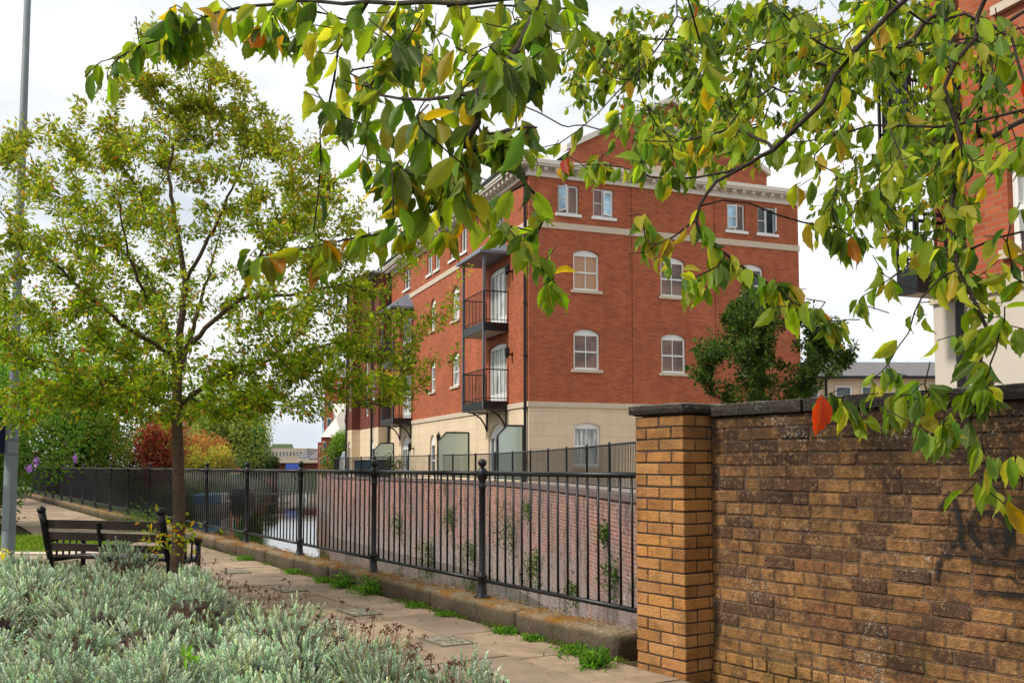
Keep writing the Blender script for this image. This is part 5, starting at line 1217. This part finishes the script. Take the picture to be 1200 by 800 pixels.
# ------------------------------------------------------------------ overhanging cherry
def cherry():
    base = np.array([3.3, 2.1, 0.0]); t = thing('cherry_tree', 'cherry tree with large drooping leaves overhanging from the right', 'tree', tuple(base))
    nodes = [base + np.array([0, 0, .25 * k]) + np.array([-.01 * k, .01 * k, 0]) for k in range(18)]; par = [-1] + list(range(17)); top = 17
    def limb(pts, start=None, step=.07):
        w = [at(*p) for p in pts]
        if start is None: last = top; prev = nodes[top]; w = [prev] + w
        else:
            k = int(np.argmin([np.linalg.norm(q - w[0]) for q in nodes])); last = k; w = [nodes[k]] + w[1:]
        w = [np.array(q) for q in w]; pl = []
        for i in range(len(w) - 1):
            p0, p1, p2, p3 = w[max(i - 1, 0)], w[i], w[i + 1], w[min(i + 2, len(w) - 1)]
            if i == 0: p0 = p1
            n = max(2, int(np.linalg.norm(p2 - p1) / step))
            for k in range(1, n + 1):
                q = k / n; pl.append(.5 * ((2 * p1) + (-p0 + p2) * q + (2 * p0 - 5 * p1 + 4 * p2 - p3) * q * q + (-p0 + 3 * p1 - 3 * p2 + p3) * q ** 3))
        for q in pl: nodes.append(q + rng.normal(0, .0035, 3)); par.append(last); last = len(nodes) - 1
    limb([(1300, -330, 2.2), (1000, -160, 2.0), (760, -60, 1.8), (640, -14, 1.8), (560, 2, 2.0), (430, 3, 2.2), (330, 4, 2.4), (250, 16, 2.4), (205, 38, 2.4), (165, 57, 2.35), (128, 78, 2.3)])
    limb([(640, -14, 1.8), (612, 50, 1.65), (565, 110, 1.6), (545, 170, 1.6), (520, 220, 1.65), (500, 250, 1.7)], 1)
    limb([(565, 110, 1.6), (500, 120, 1.75), (450, 110, 1.9), (410, 85, 2.1)], 1)
    limb([(430, 3, 2.2), (398, 60, 2.3), (385, 120, 2.35), (373, 190, 2.4), (367, 272, 2.4)], 1)
    limb([(545, 170, 1.6), (590, 195, 2.0), (617, 215, 2.4), (640, 250, 2.6), (625, 290, 2.7), (640, 320, 2.7), (655, 350, 2.7)], 1)
    limb([(617, 215, 2.4), (572, 240, 2.5), (520, 240, 2.5), (486, 258, 2.5), (440, 272, 2.5), (390, 285, 2.5), (330, 296, 2.5), (298, 303, 2.5)], 1)
    limb([(1280, -260, 2.6), (1000, -120, 2.8), (810, -40, 3.0), (790, 20, 3.0), (755, 75, 3.0), (700, 133, 3.0), (655, 168, 3.0), (612, 178, 3.0)])
    limb([(1300, -20, 2.8), (1200, 32, 3.0), (1130, 45, 3.1), (1020, 60, 3.2), (960, 55, 3.3), (890, 50, 3.4), (840, 65, 3.5), (760, 60, 3.6)])
    limb([(1240, -160, 2.4), (1075, -12, 2.5), (1000, 60, 2.5), (962, 120, 2.5), (905, 175, 2.55), (880, 190, 2.6), (840, 213, 2.6), (822, 243, 2.6), (817, 270, 2.6), (850, 297, 2.6), (890, 325, 2.55), (930, 352, 2.5), (970, 375, 2.5)])
    limb([(880, 190, 2.6), (820, 208, 2.75), (760, 205, 2.9), (700, 192, 3.0), (660, 195, 3.0)], 1)
    limb([(817, 262, 2.6), (790, 276, 2.65), (755, 295, 2.7), (735, 298, 2.7)], 1)
    limb([(822, 243, 2.6), (880, 238, 2.7), (940, 262, 2.8), (1000, 270, 2.9)], 1)
    limb([(905, 175, 2.55), (860, 150, 2.8), (800, 165, 2.9), (740, 165, 3.0)], 1)
    limb([(1290, -120, 2.3), (1160, -12, 2.35), (1140, 45, 2.35), (1108, 105, 2.35), (1128, 170, 2.35), (1118, 240, 2.35), (1122, 315, 2.35), (1155, 385, 2.3), (1142, 455, 2.3), (1133, 520, 2.3), (1150, 560, 2.25), (1185, 572, 2.2)])
    limb([(1122, 315, 2.35), (1080, 345, 2.4), (1062, 390, 2.45), (1040, 425, 2.45), (1022, 442, 2.45)], 1)
    limb([(1142, 455, 2.3), (1085, 462, 2.35), (1030, 462, 2.4), (960, 470, 2.4)], 1)
    limb([(1300, 130, 2.4), (1200, 128, 2.5), (1100, 150, 2.6), (1020, 148, 2.7), (950, 165, 2.8)])
    limb([(1300, 260, 2.2), (1200, 270, 2.3), (1140, 290, 2.35), (1080, 300, 2.45), (1010, 350, 2.6)])
    limb([(1300, -60, 5.2), (1100, 60, 5.4), (900, 60, 5.5), (790, 47, 5.5), (697, 50, 5.5), (640, 62, 5.5)])
    limb([(1300, 60, 4.6), (1150, 170, 4.8), (1060, 220, 4.9), (980, 240, 5.0)])
    nb = len(nodes)
    # leafy regions: (cx, cy, rx, ry, depth0, depth1, twigs)
    reg = [(105, 85, 32, 20, 2.25, 2.35, 5), (190, 35, 60, 28, 2.3, 2.5, 26), (270, 22, 70, 26, 2.35, 2.6, 22), (360, 25, 60, 35, 2.2, 2.6, 26), (430, 70, 45, 55, 1.9, 2.3, 26), (380, 110, 30, 40, 2.2, 2.5, 6),
           (500, 40, 75, 45, 1.7, 2.6, 34), (590, 50, 60, 60, 1.5, 1.8, 32), (560, 130, 75, 55, 1.5, 1.75, 30), (600, 140, 40, 40, 1.45, 1.6, 12), (490, 190, 50, 50, 1.5, 1.75, 24), (540, 205, 48, 30, 1.5, 1.75, 16), (460, 215, 26, 40, 1.55, 1.7, 8), (430, 160, 40, 50, 2.2, 2.8, 14),
           (310, 300, 28, 14, 2.45, 2.55, 7), (360, 290, 38, 22, 2.4, 2.6, 12), (430, 280, 48, 18, 2.4, 2.6, 14), (500, 262, 40, 28, 2.4, 2.6, 12), (570, 262, 30, 30, 2.4, 2.7, 8), (625, 270, 34, 38, 2.5, 2.8, 16), (640, 330, 26, 26, 2.6, 2.8, 10),
           (665, 180, 60, 26, 2.8, 3.1, 26), (720, 195, 40, 22, 2.8, 3.1, 12), (700, 20, 70, 35, 2.2, 3.4, 26), (620, 10, 60, 25, 1.8, 2.6, 16),
           (800, 170, 60, 35, 2.7, 3.2, 50), (760, 140, 50, 40, 2.8, 3.4, 40), (860, 170, 50, 30, 2.7, 3.2, 24), (860, 30, 90, 40, 2.6, 3.6, 44), (820, 60, 50, 40, 2.0, 2.4, 12), (960, 30, 90, 38, 2.5, 3.4, 44), (1060, 30, 80, 40, 2.4, 3.4, 36), (1150, 50, 60, 60, 2.2, 3.0, 32), (880, 130, 60, 50, 2.6, 3.2, 24), (960, 140, 60, 60, 2.5, 3.0, 26), (1050, 130, 50, 60, 2.4, 3.0, 26),
           (1000, 240, 60, 50, 2.5, 3.0, 26), (940, 210, 30, 40, 2.6, 2.9, 6), (1080, 220, 50, 70, 2.3, 2.9, 34), (1160, 190, 45, 80, 2.1, 2.6, 34), (1060, 300, 60, 40, 2.4, 2.8, 24), (1160, 310, 50, 50, 2.2, 2.6, 26), (980, 300, 30, 25, 2.5, 2.8, 9),
           (820, 320, 35, 28, 2.5, 2.7, 14), (870, 335, 50, 26, 2.5, 2.7, 18), (930, 345, 45, 26, 2.4, 2.6, 14), (975, 380, 30, 30, 2.4, 2.6, 7), (1030, 360, 40, 25, 2.4, 2.6, 7), (1100, 370, 45, 40, 2.2, 2.5, 14), (1170, 390, 35, 35, 2.1, 2.4, 12),
           (1000, 470, 55, 22, 2.3, 2.5, 16), (1060, 465, 45, 32, 2.2, 2.5, 20), (1130, 440, 45, 35, 2.1, 2.4, 16), (1110, 510, 50, 25, 2.1, 2.4, 13), (1165, 520, 30, 35, 2.0, 2.3, 9), (1160, 570, 42, 20, 2.0, 2.2, 9), (785, 290, 30, 18, 2.6, 2.75, 4), (740, 255, 15, 20, 2.7, 2.8, 2)]
    T = []; inten = []
    for cx, cy, rx, ry, d0, d1, n in reg:
        for _ in range(max(3, int(n * (.5 if cx < 660 else .36 if 660 <= cx < 900 and cy < 240 else .44)))):
            a = rng.uniform(0, 6.28); r = math.sqrt(rng.random()); T.append(at(cx + rx * r * math.cos(a), cy + ry * r * math.sin(a), rng.uniform(d0, d1)))
    T = np.array(T); c = nodes[top]
    nd, pr, tips = colonise((nodes, par), T, .03, .3, .3, .0, tuple(c), .1, .0)
    T2 = []
    for cx, cy, rx, ry, d0, d1, n in [(700, 70, 80, 40, 5.2, 6, 80), (780, 50, 100, 50, 5, 6, 110), (900, 80, 120, 70, 5, 6, 170), (1020, 100, 100, 90, 4.6, 6, 150), (960, 20, 160, 30, 4.5, 6, 70), (830, 130, 80, 40, 5, 6, 40), (790, 150, 90, 35, 4.2, 5.2, 60), (850, 190, 50, 22, 4.2, 5, 16), (1080, 230, 70, 70, 4.4, 5.4, 70), (990, 240, 50, 50, 4.6, 5.4, 36), (1130, 80, 70, 80, 4.4, 5.5, 60), (500, 60, 90, 50, 4.5, 5.5, 36), (690, 130, 40, 20, 5, 5.6, 8)]:
        for _ in range(n):
            a = rng.uniform(0, 6.28); r = math.sqrt(rng.random()); T2.append(at(cx + rx * r * math.cos(a), cy + ry * r * math.sin(a), rng.uniform(d0, d1)))
    n_near = len(nd)
    nd2, pr2, tips2 = colonise((list(nd), pr), np.array(T2), .06, .3, .3, .0, tuple(c), .1, .0)
    far = MB(); mb, thin, rad = tree_tubes(nd2, pr2, .0014, 2.55, {i: .13 - .004 * i for i in range(18)}, (10, 6, 4), .012, .05, None)
    part('limbs', mb, M['bark_dark'], t, True); part('crown_branches', thin, M['bark_dark'], t, True)
    def leaves(tp, per, back, L0, name, spread):
        P, D = twig_leaves(nd2, pr2, tp, per, back, spread, L0); n = len(P); L0 = np.where(P[:, 1] < 2.0, L0 * .72, np.where(P[:, 0] / P[:, 1] > .03, L0 * .76, L0 * .84))
        D = D * .55; D[:, 2] -= rng.uniform(.5, 1.5, n)
        nr = rng.normal(0, 1, (n, 3)); nr[:, 2] += .5; nr[:, 1] -= rng.choice([-.9, .9], n)
        L = L0 * rng.uniform(.65, 1.3, n)
        col = pal(n, [(.14, .23, .017), (.22, .31, .022), (.07, .135, .018), (.38, .41, .035), (.45, .32, .03)], [3.6, 4, 2.6, 3, .7], .22)
        X = P[:, 0] / P[:, 1]; Zr = (P[:, 2] - EYE) / P[:, 1]
        nearc = P[:, 1] < 2.0; col[nearc] *= .82
        yel = (X < -.05) & (Zr < .26) & (rng.random(n) < .55); col[yel] = pal(int(yel.sum()), [(.3, .28, .02), (.42, .2, .02), (.2, .26, .02)], [2, 1.2, 2])
        o = (rng.random(n) < .005) & (P[:, 1] > 2.1); col[o] = pal(int(o.sum()), [(.55, .16, .02), (.5, .05, .02)], [2, 1])
        return part(name, leaf_mesh(name, M['leaf_big'], P, D, nr, L, L * rng.uniform(.38, .6, n), np.clip(col, .003, 1), T_B, rng.uniform(.3, 1.8, n)), None, t)
    leaves(tips, 4, 6, .086, 'foliage', .012)
    leaves(tips2, 8, 6, .08, 'upper_foliage', .03)
    # the single red leaf
    P = np.array([at(962, 462, 2.3)]); part('red_leaf', leaf_mesh('red_leaf', M['leaf_big'], P, np.array([[-.05, 0, -1.]]), np.array([[.25, -1, .1]]), .1, .06, np.array([[.5, .05, .018]]), T_B), None, t, label='single bright red orange leaf hanging against the wall')
    P = np.array([at(966, 366, 2.5)]); part('orange_leaf', leaf_mesh('orange_leaf', M['leaf_big'], P, np.array([[.1, 0, -1.]]), np.array([[.25, -1, .1]]), .055, .03, np.array([[.6, .2, .02]]), T_B), None, t, label='small orange leaf among green ones')
cherry()

# ------------------------------------------------------------------ silver shrubs in the foreground
def hgt(x, y):
    q = MR.inverted() @ Vector((x, y, 0)); e = q.y - (KF + PATHW - .35) + .3 * mnoise.noise(Vector((x * .9, y * .9, 3)))       # distance inside the bed edge
    far = 11.4 + .5 * mnoise.noise(Vector((x, 0, 8))) - y
    if e < 0 or far < 0: return -1
    k = min(1, e / .45) ** .5 * min(1, far / .6) ** .5
    vd = mnoise.voronoi(Vector((x * 1.1 + .3 * mnoise.noise(Vector((x, y, 2))), y * 1.1, .5)))[0][0]
    m = .22 + .1 * mnoise.noise(Vector((x * .7, y * .7, 1))) + .31 * math.sqrt(max(0, 1 - min(1, vd * 1.3) ** 2)) + .05 * mnoise.noise(Vector((x * 4.5, y * 4.5, 9)))
    return max(.05, m * k)
def sage():
    t = thing('silver_shrub_bed', 'silvery grey green low shrubs with soft needle leaves filling the foreground bed', 'shrub', (-3, 7, 0)); t['kind'] = 'stuff'
    P = []; N = []; tries = 0
    ng = 95; xs = np.linspace(-8, 1.0, ng); ys = np.linspace(3.3, 12, ng); H = np.array([[hgt(x, y) for x in xs] for y in ys])
    g = MB(); idx = {}
    for j in range(ng):
        for i in range(ng):
            if H[j, i] > 0: idx[i, j] = len(g.v); g.v.append((xs[i], ys[j], max(.01, H[j, i] * .35))); g.c.append((1, 1, 1))
    for j in range(ng - 1):
        for i in range(ng - 1):
            k = [(i, j), (i + 1, j), (i + 1, j + 1), (i, j + 1)]
            if all(q in idx for q in k): g.f.append(tuple(idx[q] for q in k))
    o = part('woody_stems', g, m_plain('dead_stems', (.05, .03, .018), 1, .5, 30, bump=1, bsc=50), t, kind='stuff')
    C = []; tries = 0
    while tries < 9000:
        tries += 1; y = 3.4 + 8.6 * rng.random(); x = rng.uniform(-.62 * y - .6, .9); e = (MR.inverted() @ Vector((x, y, 0))).y - (KF + PATHW - .35)
        if e < -.08 or y > 11.3: continue
        r = rng.uniform(.2, .42)
        if e < .3: r *= .8
        if y < 3.6 and r > .36: r = .3
        if all((x - c[0]) ** 2 + (y - c[1]) ** 2 > (.76 * (r + c[3])) ** 2 for c in C): C.append((x, y, 0, r))
    core = MB(); SH = []
    for x, y, _, r in C:
        hh = .07 + .1 * mnoise.noise(Vector((x * .8, y * .8, 1))) + rng.uniform(-.04, .05); hz = r * rng.uniform(1.0, 1.4); e = (MR.inverted() @ Vector((x, y, 0))).y - (KF + PATHW - .35)
        if e < .3: hh -= .05
        core.lathe(x, y, [(r * .74, 0), (r * .72, hh + .02), (r * .6, hh + hz * .38), (r * .4, hh + hz * .6), (r * .1, hh + hz * .7)], 10)
        n = int(250 * (r / .28) ** 2 * (1.4 if y < 7 else .95))
        th = rng.uniform(0, 6.28, n); cz = rng.uniform(.02, 1, n) ** .8; sr = np.sqrt(1 - cz ** 2)
        nv = np.c_[sr * np.cos(th), sr * np.sin(th), cz]; rr = r * rng.uniform(.82, 1.06, n)
        lump = np.array([1 + .22 * mnoise.noise(Vector((a[0] * 2 + x * 3, a[1] * 2 + y * 3, a[2] * 2))) for a in nv])
        pp = nv * (rr * lump)[:, None]; pp[:, 2] *= hz / r; pp += (x, y, hh); P.append(pp); SH.append(.45 + .65 * np.clip(cz * 1.5, 0, 1)); N.append(nv + np.array([0, 0, .22]) + rng.normal(0, .05, 3))  # sprig colour darkens low on each mound: crease shade plus darker inner growth
    part('shrub_cores', core, bpy.data.materials['dead_stems'], t, kind='stuff')
    P = np.concatenate(P) - np.array([0, 0, .03]); N = unit(np.concatenate(N) + rng.normal(0, .16, (len(P), 3))); n = len(P); m = 15
    Ls = .078 * rng.uniform(.6, 1.35, n)
    tt = np.linspace(.08, 1, m); pos = []; dr = []; nr = []; ll = []
    u = unit(np.cross(N, rng.normal(0, 1, (n, 3)))); v = np.cross(N, u)
    for k in range(m):
        a = k * 2.4 + rng.uniform(0, .6, n); o_ = u * np.cos(a)[:, None] + v * np.sin(a)[:, None]
        pos.append(P + N * (Ls * tt[k])[:, None]); dd = N * (.7 + .7 * tt[k]) + o_ * (1.1 - .7 * tt[k]); dr.append(dd); nr.append(np.cross(dd, np.cross(N, dd) + 1e-3)); ll.append(Ls * (.36 - .1 * tt[k]))
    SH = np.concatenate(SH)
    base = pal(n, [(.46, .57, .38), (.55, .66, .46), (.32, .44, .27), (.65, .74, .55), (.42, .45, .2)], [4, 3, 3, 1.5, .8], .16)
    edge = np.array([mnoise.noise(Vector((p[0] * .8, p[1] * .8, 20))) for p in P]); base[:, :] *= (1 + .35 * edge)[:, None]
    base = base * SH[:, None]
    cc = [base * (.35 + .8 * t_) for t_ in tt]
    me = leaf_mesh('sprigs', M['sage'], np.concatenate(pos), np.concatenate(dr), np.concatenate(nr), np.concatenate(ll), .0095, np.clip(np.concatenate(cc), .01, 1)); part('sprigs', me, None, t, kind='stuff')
    # dried brown flower heads on thin stalks, mostly at the path edge and in the gaps
    st = MB(); Q = []
    k = 0
    while k < 300:
        y = rng.uniform(4.6, 9.5); q = MR @ Vector((0, 0, 0)); x = rng.uniform(-4.5, .7); h = hgt(x, y)
        if h < 0: continue
        e = (MR.inverted() @ Vector((x, y, 0))).y - (KF + PATHW - .35)
        if e > .5 and not (mnoise.noise(Vector((x * 2.6, y * 2.6, 4))) < -.2 and rng.random() < .35): continue
        hh = rng.uniform(.06, .2); tip = np.array([x + rng.normal(0, .03) + .05, y + rng.normal(0, .03), h + hh]); st.tube([(x, y, h - .08), tip], .0018, 3); Q.append(tip); k += 1
    part('dry_stalks', st, m_plain('dry_stalk', (.14, .07, .035), .9, .3), t, kind='stuff')
    Q = np.array(Q); Q = np.repeat(Q, 9, axis=0); n = len(Q); Q += rng.normal(0, .006, Q.shape)
    part('dry_flower_heads', leaf_mesh('dry_flower_heads', M['leaf_dull'], Q, rdir(n, .5), rdir(n), .016, .011, pal(n, [(.08, .03, .02), (.13, .055, .03)], [1, 1])), None, t, kind='stuff')
sage()
# bright seedling and small yellow flower in the bed
for px, py, Y, lab, cl in ((219, 770, 5.2, 'bright green seedling poking out of the silver shrubs', [(.2, .42, .03)]), (4, 652, 11.6, 'small yellow dandelion at the foot of the lamp post', [(.75, .6, .03)])):
    P = at(px, py, Y); n = 9 if Y < 6 else 40
    if Y < 6: solo('seedling', leaf_mesh('seedling', M['leaf_big'], np.repeat(P[None], n, 0) + rng.normal(0, .012, (n, 3)), rdir(n, .5), rdir(n, 1.5), .07, .026, pal(n, cl, [1]), T_B), None, lab, 'plant')
    else: solo('dandelion', leaf_mesh('dandelion', M['leaf'], np.repeat(P[None], n, 0) + rng.normal(0, .03, (n, 3)), rdir(n, .5), rdir(n, 1.5), .05, .02, pal(n, cl, [1])), None, lab, 'flower')
